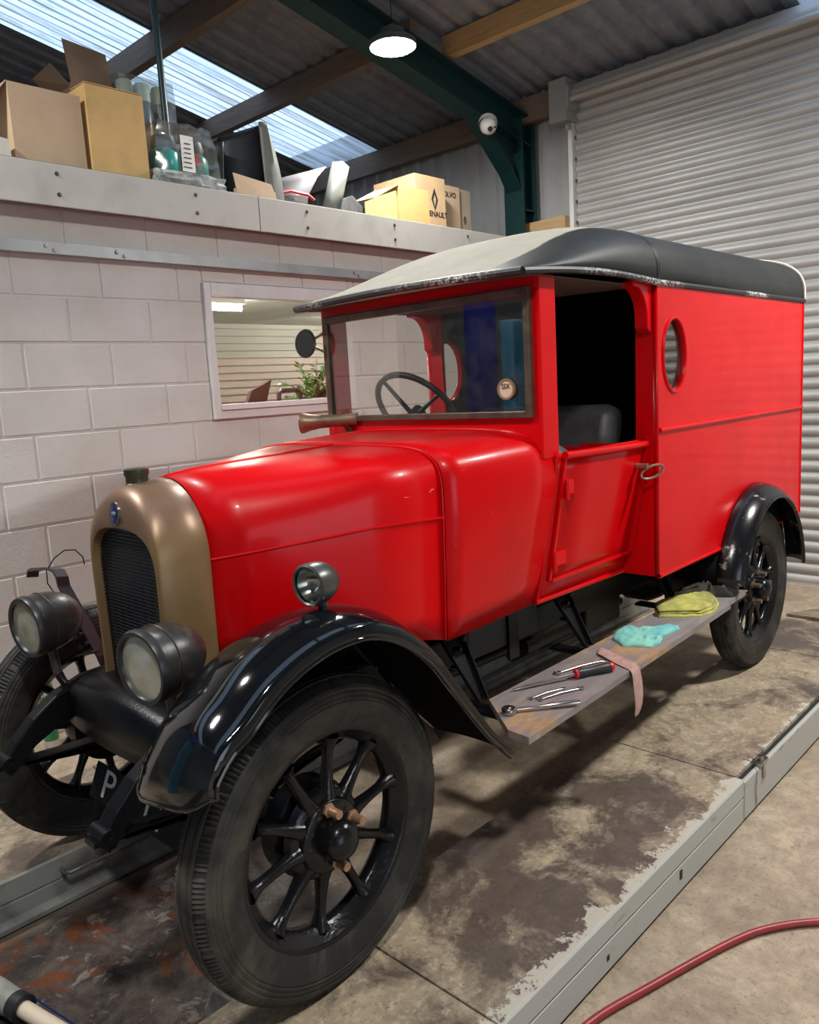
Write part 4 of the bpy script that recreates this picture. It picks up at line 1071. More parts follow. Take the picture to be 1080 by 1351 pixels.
# ---- mezzanine edge
bm = new(); box(bm, (-1.5, 2.52, 2.47), (5.15, 7.9, 2.615)); struct('floor_mezzanine', bm, PURLIN)
for n_, (a, b) in enumerate(((-1.5, 1.797), (1.803, 4.95))):
    bm = new(); box(bm, (a, 2.498, 2.446), (b, 2.518, 2.640))
    fb = struct('trim_%d' % (7+n_), bm, BOARD, bevel=.002)
    bm = new()
    for X in ([-.15, .628, 1.382] if n_ == 0 else [2.16, 2.93, 3.72, 4.5]):
        for z in (2.50, 2.595): lathe(bm, [(0, .011), (.003, .010), (.004, .003)], (X, 2.498, z), (0, -1, 0), 12)
    mk('screw', bm, M('dark_screw', (.06, .05, .045, 1), rough=.4, metal=.5), fb)
bm = new(); box(bm, (-1.5, 2.505, 2.6395), (4.95, 2.56, 2.644)); struct('trim_9', bm, PURLIN)
bm = new(); box(bm, (-1.5, 2.575, 2.236), (5.15, 2.635, 2.290)); box(bm, (-1.5, 2.571, 2.236), (.805, 2.575, 2.290))
gs = struct('trim_10', bm, GALV)
bm = new()
for X in (.565, .93, 2.6, 3.4): 
    for dx, z in ((0, 2.270), (.04, 2.253)): lathe(bm, [(0, .011), (.006, .010), (.007, 0)], (X+dx, 2.572, z), (0, -1, 0), 10)
mk('bolt', bm, GALV, gs)

# ---- things stored on the mezzanine
ZM = 2.618
def rotz(pts, c, a):
    ca, sa = math.cos(a), math.sin(a); return [Vector((c[0]+(p[0]-c[0])*ca-(p[1]-c[1])*sa, c[1]+(p[0]-c[0])*sa+(p[1]-c[1])*ca, p[2])) for p in pts]
def carton(x0, x1, y0, y1, h, mat, label, z=ZM, flaps=None, open_=False, group=None, tape=None, fmat=None):
    t = empty('cardboard_box', ((x0+x1)/2, (y0+y1)/2, z), label, 'box', group)
    bm = new()
    if open_:
        w = .006
        box(bm, (x0, y0, z), (x1, y0+w, z+h)); box(bm, (x0, y1-w, z), (x1, y1, z+h)); box(bm, (x0, y0+w, z), (x0+w, y1-w, z+h)); box(bm, (x1-w, y0+w, z), (x1, y1-w, z+h)); box(bm, (x0+w, y0+w, z), (x1-w, y1-w, z+w))
    else: box(bm, (x0, y0, z), (x1, y1, z+h))
    mk('carton_body', bm, mat, t, bevel=.002 if not open_ else 0)
    for poly in (flaps or []):
        bm = new(); a, b, c = Vector(poly[0]), Vector(poly[1]), Vector(poly[2]); n = (b-a).cross(c-a).normalized()*.004
        prism(bm, poly, n); mk('flap', bm, fmat or mat, t)
    if tape:
        bm = new(); box(bm, *tape); mk('packing_tape', bm, M('brown_tape', (.45, .30, .14, 1), rough=.3), t)
    return t
z1 = ZM+.405
c1 = carton(.50, .850, 2.63, 2.95, .405, CARDP, 'large pale open cardboard box at the left end of the shelf', open_=True,
       flaps=[[(.50, 2.63, z1), (.50, 2.95, z1), (.36, 2.93, z1-.16), (.36, 2.66, z1-.17)]])
c2 = carton(.875, 1.190, 2.62, 2.93, .475, CARDY, 'tall yellow-brown closed cardboard box beside the bottle packs', flaps=[[(.876, 2.62, ZM+.478), (1.19, 2.62, ZM+.478), (1.19, 2.78, ZM+.482), (.876, 2.78, ZM+.482)]])
c3 = carton(1.00, 1.25, 3.02, 3.28, .62, CARDDK, 'dark brown open cardboard box with upright flap behind the yellow box', open_=True,
       flaps=[[(1.01, 3.03, ZM+.6), (1.25, 3.03, ZM+.6), (1.235, 3.05, ZM+.82), (.995, 3.06, ZM+.85)], [(1.0, 3.03, ZM+.6), (1.0, 3.28, ZM+.6), (.90, 3.26, ZM+.68), (.91, 3.05, ZM+.70)]])
c4 = carton(3.10, 3.415, 2.60, 2.86, .285, CARDYB, 'bright yellow-brown torn cardboard box with nothing printed on it', open_=True,
       flaps=[[(3.10, 2.60, ZM+.285), (3.10, 2.86, ZM+.285), (2.93, 2.90, ZM+.20), (2.93, 2.66, ZM+.19)], [(3.10, 2.86, ZM+.285), (3.415, 2.86, ZM+.285), (3.415, 2.89, ZM+.30), (3.15, 2.89, ZM+.31)]])
part('side_flap', lambda b: prism(b, [(2.80, 2.64, ZM), (3.09, 2.615, ZM), (3.09, 2.615, ZM+.25), (2.95, 2.63, ZM+.20), (2.80, 2.64, ZM+.14)], (0, .005, 0)), CARDYB, c4)
c5 = carton(3.60, 3.955, 2.90, 3.35, .505, M('mid_brown_cardboard', (.50, .35, .19, 1), (.44, .30, .17, 1), scale=5, rough=.8), 'brown cardboard box printed with a large diamond badge and a line of lettering')
text('box_lettering', 'RENAULT', .058, INK, c5, (3.842, 2.898, ZM+.222), (1, 0, 0), (0, 0, 1), .001, .001)
bm = new()
cx_, cz_ = 3.822, ZM+.335
for s_ in (-1, 1):
    prism(bm, [(cx_, 2.8975, cz_+.085), (cx_+s_*.038, 2.8975, cz_), (cx_, 2.8975, cz_-.085), (cx_, 2.8975, cz_-.060), (cx_+s_*.018, 2.8975, cz_), (cx_, 2.8975, cz_+.045)], (0, -.001, 0))
mk('diamond_badge', bm, INK, c5)
c6 = carton(3.965, 4.32, 3.05, 3.36, .52, CARDP, 'narrow pale cardboard box with black lettering between two printed boxes')
text('box_lettering', 'VOLVO', .060, INK, c6, (4.17, 3.048, ZM+.445), (1, 0, 0), (0, 0, 1), .001, .001)
c7 = carton(4.33, 4.50, 3.08, 3.4, .52, CARDG, 'grey-brown cardboard box at the right end of the row of boxes')
bm = new(); cx_, cz_ = 4.415, ZM+.27
for s_ in (-1, 1): prism(bm, [(cx_, 3.0775, cz_+.04), (cx_+s_*.02, 3.0775, cz_), (cx_, 3.0775, cz_-.04), (cx_, 3.0775, cz_-.028), (cx_+s_*.009, 3.0775, cz_), (cx_, 3.0775, cz_+.02)], (0, -.001, 0))
mk('diamond_badge', bm, INK, c7)
bm = new()
for k in range(9): box(bm, (3.50+.028*k, 2.62, ZM), (3.52+.028*k, 2.70, ZM+.05+.008*math.sin(k*2)), Matrix.Rotation(.25*math.sin(k), 3, 'Y'))
tag(mk('folded_card_wad', bm, CARDP), 'crumpled pale card packing in front of the badge-printed brown box', 'packaging')
c8 = carton(1.72, 1.98, 2.56, 2.62, .08, CARDP, 'low open tan cardboard flap box in front of the black plastic panel', flaps=[[(1.70, 2.55, ZM+.0), (1.99, 2.55, ZM+.0), (1.95, 2.56, ZM+.12), (1.68, 2.56, ZM+.15)]], open_=True)
bm = new(); prism(bm, [(.20, 2.62, ZM+.06), (.47, 2.60, ZM+.05), (.46, 2.60, ZM+.13), (.20, 2.62, ZM+.17)], (0, .22, 0)); box(bm, (.22, 2.62, ZM), (.49, 2.86, ZM+.045))
tag(mk('polystyrene_block', bm, M('dirty_white_foam', (.56, .54, .48, 1), rough=.8)), 'dirty white foam packing piece at the far left of the shelf', 'packaging')
# plastic wrapped packs
for k in range(3):
    x = 1.32+.108*k; b_ = empty('spray_can', (x, 3.03, ZM+.40), '', 'can', 'capped cans wrapped in clear plastic')
    tag(b_, 'white capped can wrapped in clear plastic behind the teal tubs')
    part('can_body', lambda b: lathe(b, [(0, .046), (.20, .046), (.235, .03)], (x, 3.03, ZM+.40), (0, 0, 1), 20, True, True), M('can_side', (.03, .03, .03, 1), rough=.3), b_, smooth=40)
    part('cap', lambda b: lathe(b, [(0, .046), (.09, .045), (.10, .038), (.10, 0)], (x, 3.03, ZM+.60), (0, 0, 1), 20, True), M('pale_green_white_cap', (.48, .54, .44, 1), rough=.4), b_, smooth=40)
bm = new(); box(bm, (1.262, 2.97, ZM+.40), (1.60, 3.10, ZM+.72))
bmesh.ops.subdivide_edges(bm, edges=bm.edges[:], cuts=5, use_grid_fill=True)
for v in bm.verts: v.co += Vector((rr.uniform(-1, 1), rr.uniform(-1, 1), rr.uniform(-1, 1)))*.008
tag(mk('plastic_wrap', bm, CLEAR, smooth=True), 'clear plastic wrap stretched round the three white capped cans', 'packaging')
bm = new(); box(bm, (1.265, 2.95, ZM), (1.60, 3.12, ZM+.385)); tag(mk('bottle_crate', bm, LINER, bevel=.01), 'black plastic crate under the wrapped cans behind the teal tubs', 'crate')
for k, (x, y) in enumerate(((1.335, 2.70), (1.525, 2.72))):
    b_ = empty('plastic_tub', (x, y, ZM+.11), ('teal plastic tub with black lid and white label, left of the pair' if k == 0 else 'teal plastic tub with red round sticker, right of the pair'), 'tub')
    part('tub_body', lambda b: lathe(b, [(0, .075), (.02, .085), (.11, .085), (.135, .07), (.14, .06)], (x, y, ZM+.11), (0, 0, 1), 28, True, True), TEAL, b_, smooth=40)
    part('lid', lambda b: lathe(b, [(0, .066), (.03, .068), (.065, .06), (.07, 0)], (x, y, ZM+.25), (0, 0, 1), 28, True), LINER, b_, smooth=40)
    if k == 1:
        part('round_sticker', lambda b: lathe(b, [(0, .036), (.002, 0)], (x-.035, y-.088, ZM+.205), (0, -1, .1), 24), REDPL, b_)
bm = new(); box(bm, (1.395, 2.618, ZM+.13), (1.475, 2.621, ZM+.32)); lb = tag(mk('swing_label', bm, WHITEP), 'white paper label hanging between the two teal tubs', 'label')
for k in range(6): part('print_line', lambda b: box(b, (1.402+.003*k, 2.6165, ZM+.15+.025*k), (1.455, 2.618, ZM+.156+.025*k)), INK, lb)
bm = new(); box(bm, (1.23, 2.625, ZM+.11), (1.64, 2.82, ZM+.38))
bmesh.ops.subdivide_edges(bm, edges=bm.edges[:], cuts=6, use_grid_fill=True)
for v in bm.verts:
    t = (v.co.z-ZM-.11)/.27; v.co.x = 1.435+(v.co.x-1.435)*(1-.22*t*t); v.co += Vector((rr.uniform(-1, 1), rr.uniform(-1, 1), rr.uniform(-1, 1)))*.008
tag(mk('plastic_wrap', bm, CLEAR, smooth=True), 'clear plastic bag wrapped round the two teal tubs', 'packaging')
bm = new(); box(bm, (1.215, 2.60, ZM), (1.655, 2.84, ZM+.115))
bmesh.ops.subdivide_edges(bm, edges=bm.edges[:], cuts=7, use_grid_fill=True)
for v in bm.verts: v.co += Vector((rr.uniform(-1, 1)*.010, rr.uniform(-1, 1)*.010, rr.uniform(0, 1)*.008))
tag(mk('plastic_bag', bm, M('crinkled_white_polythene', (.45, .47, .45, 1), (.20, .22, .21, 1), scale=18, rough=.2, coat=.6), smooth=20), 'crinkled white plastic bag lying under the teal tubs', 'bag')
# dark moulded liner standing on edge, bumper pieces
lw = empty('bumper_cover', (1.95, 2.75, ZM), 'large black plastic car panel with a grey rolled edge stood upright', 'car part')
bm = new(); rows = []
for k in range(11):
    t = k/10; z = ZM+.50*t
    rows.append([(1.70+.03*t, 2.70, ZM+.36*t+.0), (1.72, 2.86, ZM+.40*t), (1.86, 2.92, ZM+.46*t), (2.02-.02*t, 2.70, z)])
grid(bm, rows); mk('panel_skin', bm, LINER, lw, smooth=True, solid=.006)
bm = new(); rows = []
for k in range(15):
    t = k/14; z = ZM+.505*t; sx = .09*(1-(1-t)**1.0)*1; cv = .10*(1-t**2.2)
    rows.append([(1.99-.02*t, 2.66, z), (2.01+cv*.5, 2.64, z), (2.02+cv, 2.66, z), (2.02+cv, 2.72, z)])
grid(bm, rows); mk('rolled_edge', bm, GREYPL, lw, smooth=True, solid=.008)
bm = new(); prism(bm, [(1.60, 2.90, ZM), (1.72, 2.90, ZM), (1.70, 2.90, ZM+.30), (1.66, 2.90, ZM+.30)], (0, .05, 0)); tag(mk('blue_panel_strip', bm, BLUEC), 'narrow blue metal strip standing left of the black panel', 'car part')
bs = empty('headlamp_panel', (2.35, 2.85, ZM), 'silver car wing offcut with a red-edged black opening', 'car part')
bm = new(); grid(bm, [[(2.13, 2.90, ZM), (2.15, 2.9, ZM+.20), (2.24, 2.9, ZM+.26), (2.38, 2.92, ZM+.30)], [(2.36, 2.76, ZM), (2.40, 2.75, ZM+.16), (2.48, 2.74, ZM+.28), (2.54, 2.72, ZM+.345)]]); mk('panel_skin', bm, SILVP, bs, smooth=True, solid=.006)
part('red_trim', lambda b: tube(b, [(2.16, 2.78, ZM+.14), (2.26, 2.76, ZM+.165), (2.38, 2.73, ZM+.15), (2.42, 2.72, ZM+.12)], .010, 8), REDPL, bs, smooth=True)
part('dark_opening', lambda b: prism(b, [(2.15, 2.77, ZM), (2.15, 2.77, ZM+.11), (2.28, 2.75, ZM+.12), (2.25, 2.75, ZM)], (0, .004, 0)), LINER, bs)
bm = new(); grid(bm, [[(2.44, 2.70, ZM), (2.50, 2.70, ZM+.16), (2.58, 2.70, ZM+.38)], [(2.50, 2.68, ZM), (2.57, 2.68, ZM+.16), (2.66, 2.68, ZM+.39)], [(2.60, 2.70, ZM), (2.66, 2.70, ZM+.18), (2.73, 2.70, ZM+.37)]])
gp = mk('bumper_corner', bm, GREYPL, smooth=True, solid=.006); tag(gp, 'grey-green plastic bumper corner leaning beside the silver offcut', 'car part')
bm = new(); prism(bm, [(2.66, 2.80, ZM), (3.02, 2.80, ZM), (2.98, 2.80, ZM+.12), (2.84, 2.80, ZM+.22), (2.70, 2.80, ZM+.16)], (0, .2, 0)); tag(mk('dark_parts_heap', bm, M('dark_grey_parts', (.05, .055, .055, 1), (.1, .1, .095, 1), scale=15, rough=.5)), 'dark grey heap of car trim left of the torn yellow box', 'car part')
bm = new(); box(bm, (2.66, 2.63, ZM), (2.80, 2.72, ZM+.045)); tag(mk('blue_tin', bm, BLUEC, bevel=.006), 'small blue and white tin lying left of the torn yellow box', 'tin')
# hanging rod
bm = new(); cyl(bm, (1.505, 2.92, ZM), (1.490, 2.92, roofz(1.49)), .019, 12); tag(mk('steel_hanger_rod', bm, GREEN, smooth=40), kind='structure')

# ---- high-bay lamps
def lamp(x, y, z, label, strength, first=[None]):
    l = empty('high_bay_lamp', (x, y, z), label, 'lamp', 'high bay lamps')
    part('lamp_housing', lambda b: lathe(b, [(-.006, .150), (.0, .156), (.03, .154), (.045, .13), (.055, .085), (.10, .08), (.11, .05), (.13, .02), (.135, 0)], (x, y, z), (0, 0, 1), 40), M('lamp_housing_grey', (.06, .065, .07, 1), rough=.4), l, smooth=40)
    part('led_disc', lambda b: lathe(b, [(-.002, .148), (-.014, .13), (-.018, .06), (-.019, 0)], (x, y, z), (0, 0, 1), 40), EM('lamp_glow', (1, .985, .94, 1), strength), l, smooth=True)
    part('suspension_wire', lambda b: cyl(b, (x, y, z+.13), (x, y, roofz(x)+.01), .003, 6), BLACKP, l)
    return l
LS = 350
lamp(2.92, 2.41, 3.70, 'round white high bay lamp glowing under the roof above the van', LS*.75)
lamp(3.25, -1.65, 3.75, 'round high bay lamp out beyond the near side of the van', LS*1.3)
lamp(-1.2, -1.65, 3.9, 'round high bay lamp behind the camera position', LS*.65)
lamp(-1.2, 2.2, 3.9, 'added unseen high bay lamp lighting the radiator front and office wall', LS*.8)  # added lamp out of view, put in to light radiator and wall
# dome camera
cm = empty('dome_camera', (4.47, 2.80, 3.60), 'white dome security camera on the green roof rafter', 'camera')
part('base_ring', lambda b: lathe(b, [(0, .0), (0, .075), (-.03, .080), (-.05, .078)], (4.50, 2.855, 3.655), (.5, .3, .8), 28), WHITEPL, cm, smooth=50)
part('eyeball', lambda b: lathe(b, [(.070, 0), (.065, .03), (.045, .058), (.01, .07), (-.03, .065), (-.05, .045)], (4.468, 2.83, 3.605), (-.45, -.6, -.65), 28), WHITEPL, cm, smooth=True)
part('lens_window', lambda b: (lathe(b, [(.075, 0), (.073, .018), (.06, .022)], (4.462, 2.815, 3.598), (-.55, -.55, -.62), 20), lathe(b, [(.072, 0), (.068, .01)], (4.468, 2.79, 3.600), (-.45, -.75, -.5), 14)), INK, cm)

# ================================================================ THE LIFT
def deck_panel(bm, x0, x1, y0, y1):
    box(bm, (x0+.003, y0, -.02), (x1-.003, y1, 0))
def runway(label, ynear, yfar, side):
    r = empty('lift_runway', ((ynear+yfar)/2*0+1.5, (ynear+yfar)/2, ZF), label, 'vehicle lift')
    bm = new()
    for a, b in ((-1.34, .14), (.14, 1.62), (1.62, 3.10), (3.10, 3.70)): deck_panel(bm, a, b, ynear+(.004 if a < 1.5 or ynear > 0 else .034), yfar)
    mk('deck_plate', bm, DECK, r, bevel=.002)
    return r
r1 = runway('nearer pale grey steel lift runway under the near wheels', -.382, .185, 0)
bm = new()
pr_ = [(-.378, -.001), (-.383, -.006), (-.384, -.064), (-.372, -.067), (-.372, -.071), (-.384, -.074), (-.384, -.158), (-.378, -.160)]
grid(bm, [[(x, y, z) for y, z in pr_] for x in (-1.34, 1.615)])
prism(bm, [(1.615, y, z) for y, z in pr_+[(-.35, -.16), (-.35, -.001)]], (-.004, 0, 0))
sp_ = mk('side_channel', bm, RAMPG, r1, smooth=20)
bm = new(); box(bm, (1.618, -.385, -.160), (3.74, -.366, -.010)); mk('outer_rail', bm, RAMPG, r1, bevel=.006)
bm = new(); box(bm, (-1.34, -.362, ZF+.001), (3.72, -.34, -.02)); box(bm, (-1.34, .15, ZF+.001), (3.72, .175, -.02)); mk('inner_channel', bm, M('black_gap_shade', (.012, .012, .012, 1), rough=.6), r1)  # near-black colour paints in the shade of the gaps beside and below the rail
bm = new(); cyl(bm, (1.80, -.376, -.02), (1.80, -.376, .022), .012, 10); box(bm, (1.765, -.390, -.010), (1.84, -.362, .004)); strap(bm, [(1.80, -.389, -.005), (1.80, -.391, -.065)], .022, .004, (1, 0, 0)); tube(bm, [(1.75, -.37, -.008), (1.735, -.389, -.014), (1.72, -.389, -.07), (1.73, -.389, -.15)], .0025, 6)
mk('cable_stop', bm, DULLCH, r1, smooth=30)
bm = new(); box(bm, (1.08, -.3865, -.118), (1.095, -.3838, -.088)); box(bm, (.62, -.3862, -.125), (.632, -.3838, -.110)); mk('slot', bm, INK, r1)
# angled jacking rail foot inside the near runway by the front tyre
bm = new(); prism(bm, [(-.215, .19, -.006), (-.215, .30, -.03), (-.215, .36, -.13), (-.215, .33, ZF+.002), (-.215, .19, ZF+.002)], (.42, 0, 0))
mk('jacking_rail_end', bm, RAMPD, r1, bevel=.012)
bm = new(); prism(bm, [(3.76, -.37, .006), (3.76, .18, .006), (4.55, .18, ZF+.03), (4.55, -.37, ZF+.03)], (0, 0, -.02)); mk('drive_on_ramp', bm, DECK, r1)
r2 = runway('farther dirty grey steel lift runway under the offside wheels', 1.19, 1.76, 1)
bm = new()
pr2 = [(1.194, 0), (1.188, -.006), (1.188, -.075), (1.196, -.080), (1.188, -.085), (1.188, -.135), (1.175, -.140), (1.165, -.150), (1.165, -.165)]
grid(bm, [[(x, y, z) for y, z in pr2] for x in (-1.34, 3.95)])
mk('side_channel', bm, RAMPD, r2, smooth=20)
bm = new(); box(bm, (-1.34, 1.73, ZF), (3.95, 1.755, -.02)); box(bm, (-1.34, 1.20, ZF), (3.95, 1.22, -.02)); mk('inner_channel', bm, RAMPD, r2)
bm = new(); tube(bm, [(-.235, 1.188, -.045), (-.235, 1.155, -.045), (-.225, 1.145, -.05), (-.06, 1.145, -.05), (-.05, 1.155, -.05), (-.05, 1.188, -.05)], .007, 8); mk('side_handle', bm, DULLCH, r2, smooth=True)

# ---- tools and cloths on the running board
ZT_ = .4613
sd = empty('screwdriver', (1.1, 0, ZT_), 'screwdriver with black and red grip and long steel blade', 'screwdriver')
a_ = Vector((.895, .118, ZT_+.006)); b_ = Vector((1.115, .012, ZT_+.016)); e_ = Vector((1.262, -.062, ZT_+.018)); dv = (e_-b_).normalized()
part('blade', lambda b: tube(b, [a_, a_.lerp(b_, .08), a_.lerp(b_, .2), b_], [.0022, .005, .0055, .0062], 12), CHROME, sd, smooth=True)
part('grip', lambda b: lathe(b, [(.010, .010), (.014, .016), (.03, .0165), (.055, .0135), (.085, .0155), (.12, .0175), (.14, .0170), (.145, .014)], b_, dv, 20, True, True), GRIP, sd, smooth=True)
part('grip_collar', lambda b: lathe(b, [(0, .009), (.003, .0165), (.011, .0172), (.013, .012)], b_, dv, 20, True, True), REDPL, sd, smooth=True)
part('grip_end', lambda b: lathe(b, [(.143, .0165), (.152, .0162), (.159, .012), (.161, 0)], b_, dv, 20, True), REDPL, sd, smooth=True)
def wrench(label, p0, p1, w, ringr, openr, mat=DULLCH, z=ZT_, name='spanner'):
    p0 = Vector((*p0, z+.0045)); p1 = Vector((*p1, z+.0045)); d_ = (p1-p0).normalized(); n_ = Vector((-d_.y, d_.x, 0))
    t = empty(name, ((p0.x+p1.x)/2, (p0.y+p1.y)/2, z), label, 'spanner')
    part('shaft', lambda b: tube(b, [p0+d_*ringr, p0.lerp(p1, .5)+Vector((0, 0, .004)), p1-d_*openr], [w, w*.85, w], 10, flat=.5), mat, t, smooth=True)
    part('ring_end', lambda b: tube(b, [p0+Vector((math.cos(a)*ringr*.78, math.sin(a)*ringr*.78, .001)) for a in [k*2*PI/20 for k in range(20)]], ringr*.26, 8, closed=True), mat, t, smooth=True)
    def jaw(b):
        for s_ in (-1, 1): tube(b, [p1-d_*openr*.9, p1-d_*openr*.2+n_*s_*openr*.75, p1+d_*openr*.7+n_*s_*openr*.62], [openr*.4, openr*.34, openr*.2], 8, flat=.6)
    part('open_end', jaw, mat, t, smooth=True)
wrench('short spanner lying between the screwdriver and the ratchet', (1.045, -.055), (.885, .002), .0045, .011, .011)
wrench('spanner half hidden behind the screwdriver handle', (1.120, .085), (1.32, .018), .0045, .014, .012)
wrench('small dull spanner nearest the ring mark on the board', (1.01, -.010), (.875, .030), .0035, .009, .009)
rt = empty('ratchet_handle', (.83, -.05, ZT_), 'long chrome ratchet with round head at the front end of the board', 'ratchet')
h0 = Vector((.745, .020, ZT_+.011)); h1 = Vector((.925, -.124, ZT_+.013)); dd_ = (h1-h0).normalized()
part('ratchet_head', lambda b: lathe(b, [(-.009, 0), (-.010, .021), (-.005, .024), (.005, .024), (.009, .021), (.010, 0)], h0, (0, 0, 1), 28), DULLCH, rt, smooth=40)
part('ratchet_dial', lambda b: lathe(b, [(.009, .008), (.013, .007), (.013, 0)], h0, (0, 0, 1), 16), CHROME, rt, smooth=40)
part('shaft', lambda b: tube(b, [h0+dd_*.018, h0+dd_*.03, h0+dd_*.13, h0+dd_*.135, h1], [.0095, .0062, .0062, .0085, .0085], 14), CHROME, rt, smooth=True)
# pink strap: across the board and over its edge
bm = new()
cl = [(1.405, .090, ZT_+.004), (1.39, .055, ZT_+.010), (1.37, .01, ZT_+.004), (1.345, -.05, ZT_+.003), (1.33, -.095, ZT_+.003), (1.322, -.112, ZT_-.004), (1.318, -.118, ZT_-.03), (1.312, -.128, ZT_-.08), (1.30, -.135, ZT_-.13), (1.285, -.13, ZT_-.165)]
P_ = [Vector(p) for p in cl]; rows = []
for i, p in enumerate(P_):
    t = i/(len(P_)-1); wv = Vector((.92, .35*(1-t), .0)).normalized()*(.042 if t < .8 else .042*(1-(t-.8)*3)); rows.append([p-wv, p+Vector((0, 0, .0015)), p+wv])
grid(bm, rows); tag(mk('cloth_strap', bm, PINK, smooth=True, solid=.002, sub=1), 'dusty pink fabric strap hanging over the edge of the running board', 'strap')
def cloth(name, poly, h, mat, label, cat='cloth', layers=((1, 0, 0, 0),), seed=1, z=ZT_, amp=.008, pw=5, rid_s=1):
    # heap of cloth over a rough outline: height falls off to the edge, with folds
    from mathutils import noise as N_
    xs = [p[0] for p in poly]; ys = [p[1] for p in poly]; x0, x1, y0, y1 = min(xs), max(xs), min(ys), max(ys)
    def inside(x, y):
        c = False; j = len(poly)-1
        for i in range(len(poly)):
            if (poly[i][1] > y) != (poly[j][1] > y) and x < (poly[j][0]-poly[i][0])*(y-poly[i][1])/(poly[j][1]-poly[i][1])+poly[i][0]: c = not c
            j = i
        return c
    def edge(x, y):
        m_ = 9
        for i in range(len(poly)):
            a, b = Vector(poly[i]), Vector(poly[(i+1) % len(poly)]); p = Vector((x, y)); t = max(0, min(1, (p-a).dot(b-a)/(b-a).length_squared)); m_ = min(m_, (p-a-(b-a)*t).length)
        return m_
    bm = new(); cx, cy = sum(xs)/len(xs), sum(ys)/len(ys); rings = []
    NA = 72; NR = 14
    out = []
    for k in range(NA):
        a = 2*PI*k/NA; lo, hi = 0, 1.0
        for _ in range(24):
            m_ = (lo+hi)/2
            if inside(cx+math.cos(a)*m_, cy+math.sin(a)*m_): lo = m_
            else: hi = m_
        out.append(lo*(1+.05*N_.noise(Vector((a*3, seed, 0)))))
  
    for sc_, dx_, dy_, dz_ in layers:
      rings = []
      for r in range(NR+1):
        t = 1-(1-r/NR)**1.6; ring = []
        for k in range(NA):
            a = 2*PI*k/NA; x = cx+dx_+math.cos(a)*out[k]*t*sc_; y = cy+dy_+math.sin(a)*out[k]*t*sc_
            prof = (1-t**pw)**.5
            q = N_.noise(Vector((x*22, y*22, seed)))+.5*N_.noise(Vector((x*75, y*60, seed+5)))
            rid = 1-abs(N_.noise(Vector((x*16*rid_s+y*9, y*30*rid_s, seed+9+dz_*50))))*2.2
            ring.append((x, y, z+dz_+.002+h*prof*(.7+.3*q)+amp*prof*max(0, rid)))
        rings.append([bm.verts.new(p) for p in ring])
      for a, b in zip(rings, rings[1:]):
        for k in range(NA): bm.faces.new((a[k], a[(k+1) % NA], b[(k+1) % NA], b[k]))
      bot = [bm.verts.new((v.co.x*1, v.co.y, z+dz_+.0002)) for v in rings[-1]]
      for k in range(NA): bm.faces.new((rings[-1][k], rings[-1][(k+1) % NA], bot[(k+1) % NA], bot[k]))
      bmesh.ops.remove_doubles(bm, verts=rings[0], dist=.0005)
    return tag(mk(name, bm, mat, smooth=True, sub=0), label, cat)
cloth('folded_cloth', [(1.50, .035), (1.56, .115), (1.66, .150), (1.72, .135), (1.76, .06), (1.85, -.012), (1.82, -.045), (1.70, -.030), (1.62, -.060), (1.55, -.050), (1.53, .0)], .010, TURQ, 'small crumpled turquoise cloth in the middle of the running board', seed=2, amp=.013, pw=9)
cloth('folded_cloth', [(1.92, .10), (2.02, .168), (2.25, .150), (2.345, .05), (2.26, -.028), (2.12, -.062), (2.03, -.045), (1.98, .02)], .008, YEL, 'folded grubby yellow cloth near the rear end of the running board', seed=4, amp=.006, pw=14, layers=((1, 0, 0, 0), (.97, .006, .004, .012), (.94, .0, .008, .024)))
cloth('oily_rag', [(2.12, .15), (2.30, .185), (2.52, .12), (2.47, -.035), (2.38, -.040), (2.35, .03), (2.28, .09)], .040, RAG, 'crumpled dark oily rag behind the yellow cloth', 'rag', seed=7, amp=.040, pw=4, rid_s=1.1)
# ---- things about the floor
hp = [(-.05, -.30, ZF+.012), (.10, -.365, ZF+.012)]
hp = [(.30, -.475, ZF+.012), (.421, -.500, ZF+.012)]
P_ = [Vector(p) for p in [(-.2, -.43, 0), (.15, -.425, 0), (.421, -.437, 0), (.654, -.502, 0), (.941, -.594, 0), (1.08, -.66, 0), (1.202, -.763, 0), (1.30, -.90, 0), (1.34, -1.15, 0), (1.30, -1.6, 0), (1.1, -2.2, 0)]]
pts = []
for i in range(len(P_)-1):
    p0, p1, p2, p3 = P_[max(0, i-1)], P_[i], P_[i+1], P_[min(len(P_)-1, i+2)]
    for k in range(6):
        t = k/6; pts.append(.5*((2*p1)+(p2-p0)*t+(2*p0-5*p1+4*p2-p3)*t*t+(-p0+3*p1-3*p2+p3)*t**3)+Vector((0, 0, ZF+.0125)))
bm = new(); tube(bm, pts, .0105, 12); tag(mk('air_hose', bm, HOSE, smooth=True), 'red rubber air hose curving across the concrete floor', 'hose')
bt = empty('oil_bottle', (.30, 2.52, ZF), 'slim green and white bottle with red cap beyond the far front wheel', 'bottle')
bx, by = .262, 2.50
part('bottle_body', lambda b: lathe(b, [(0, .030), (.005, .034), (.335, .034), (.375, .022), (.385, .016)], (bx, by, ZF), (0, 0, 1), 24, True, True), WHITEPL, bt, smooth=40)
part('green_label', lambda b: lathe(b, [(.04, .0348), (.33, .0348)], (bx, by, ZF), (0, 0, 1), 24), GREENC, bt, smooth=40)
part('cap', lambda b: lathe(b, [(.385, .014), (.42, .013), (.44, .007), (.44, 0)], (bx, by, ZF), (0, 0, 1), 16, True), REDPL, bt, smooth=40)
text('bottle_lettering', 'SK', .04, WHITEP, bt, (bx-.020, by-.0345, ZF+.285), (.8, -.5, 0), (0, 0, 1), .001)
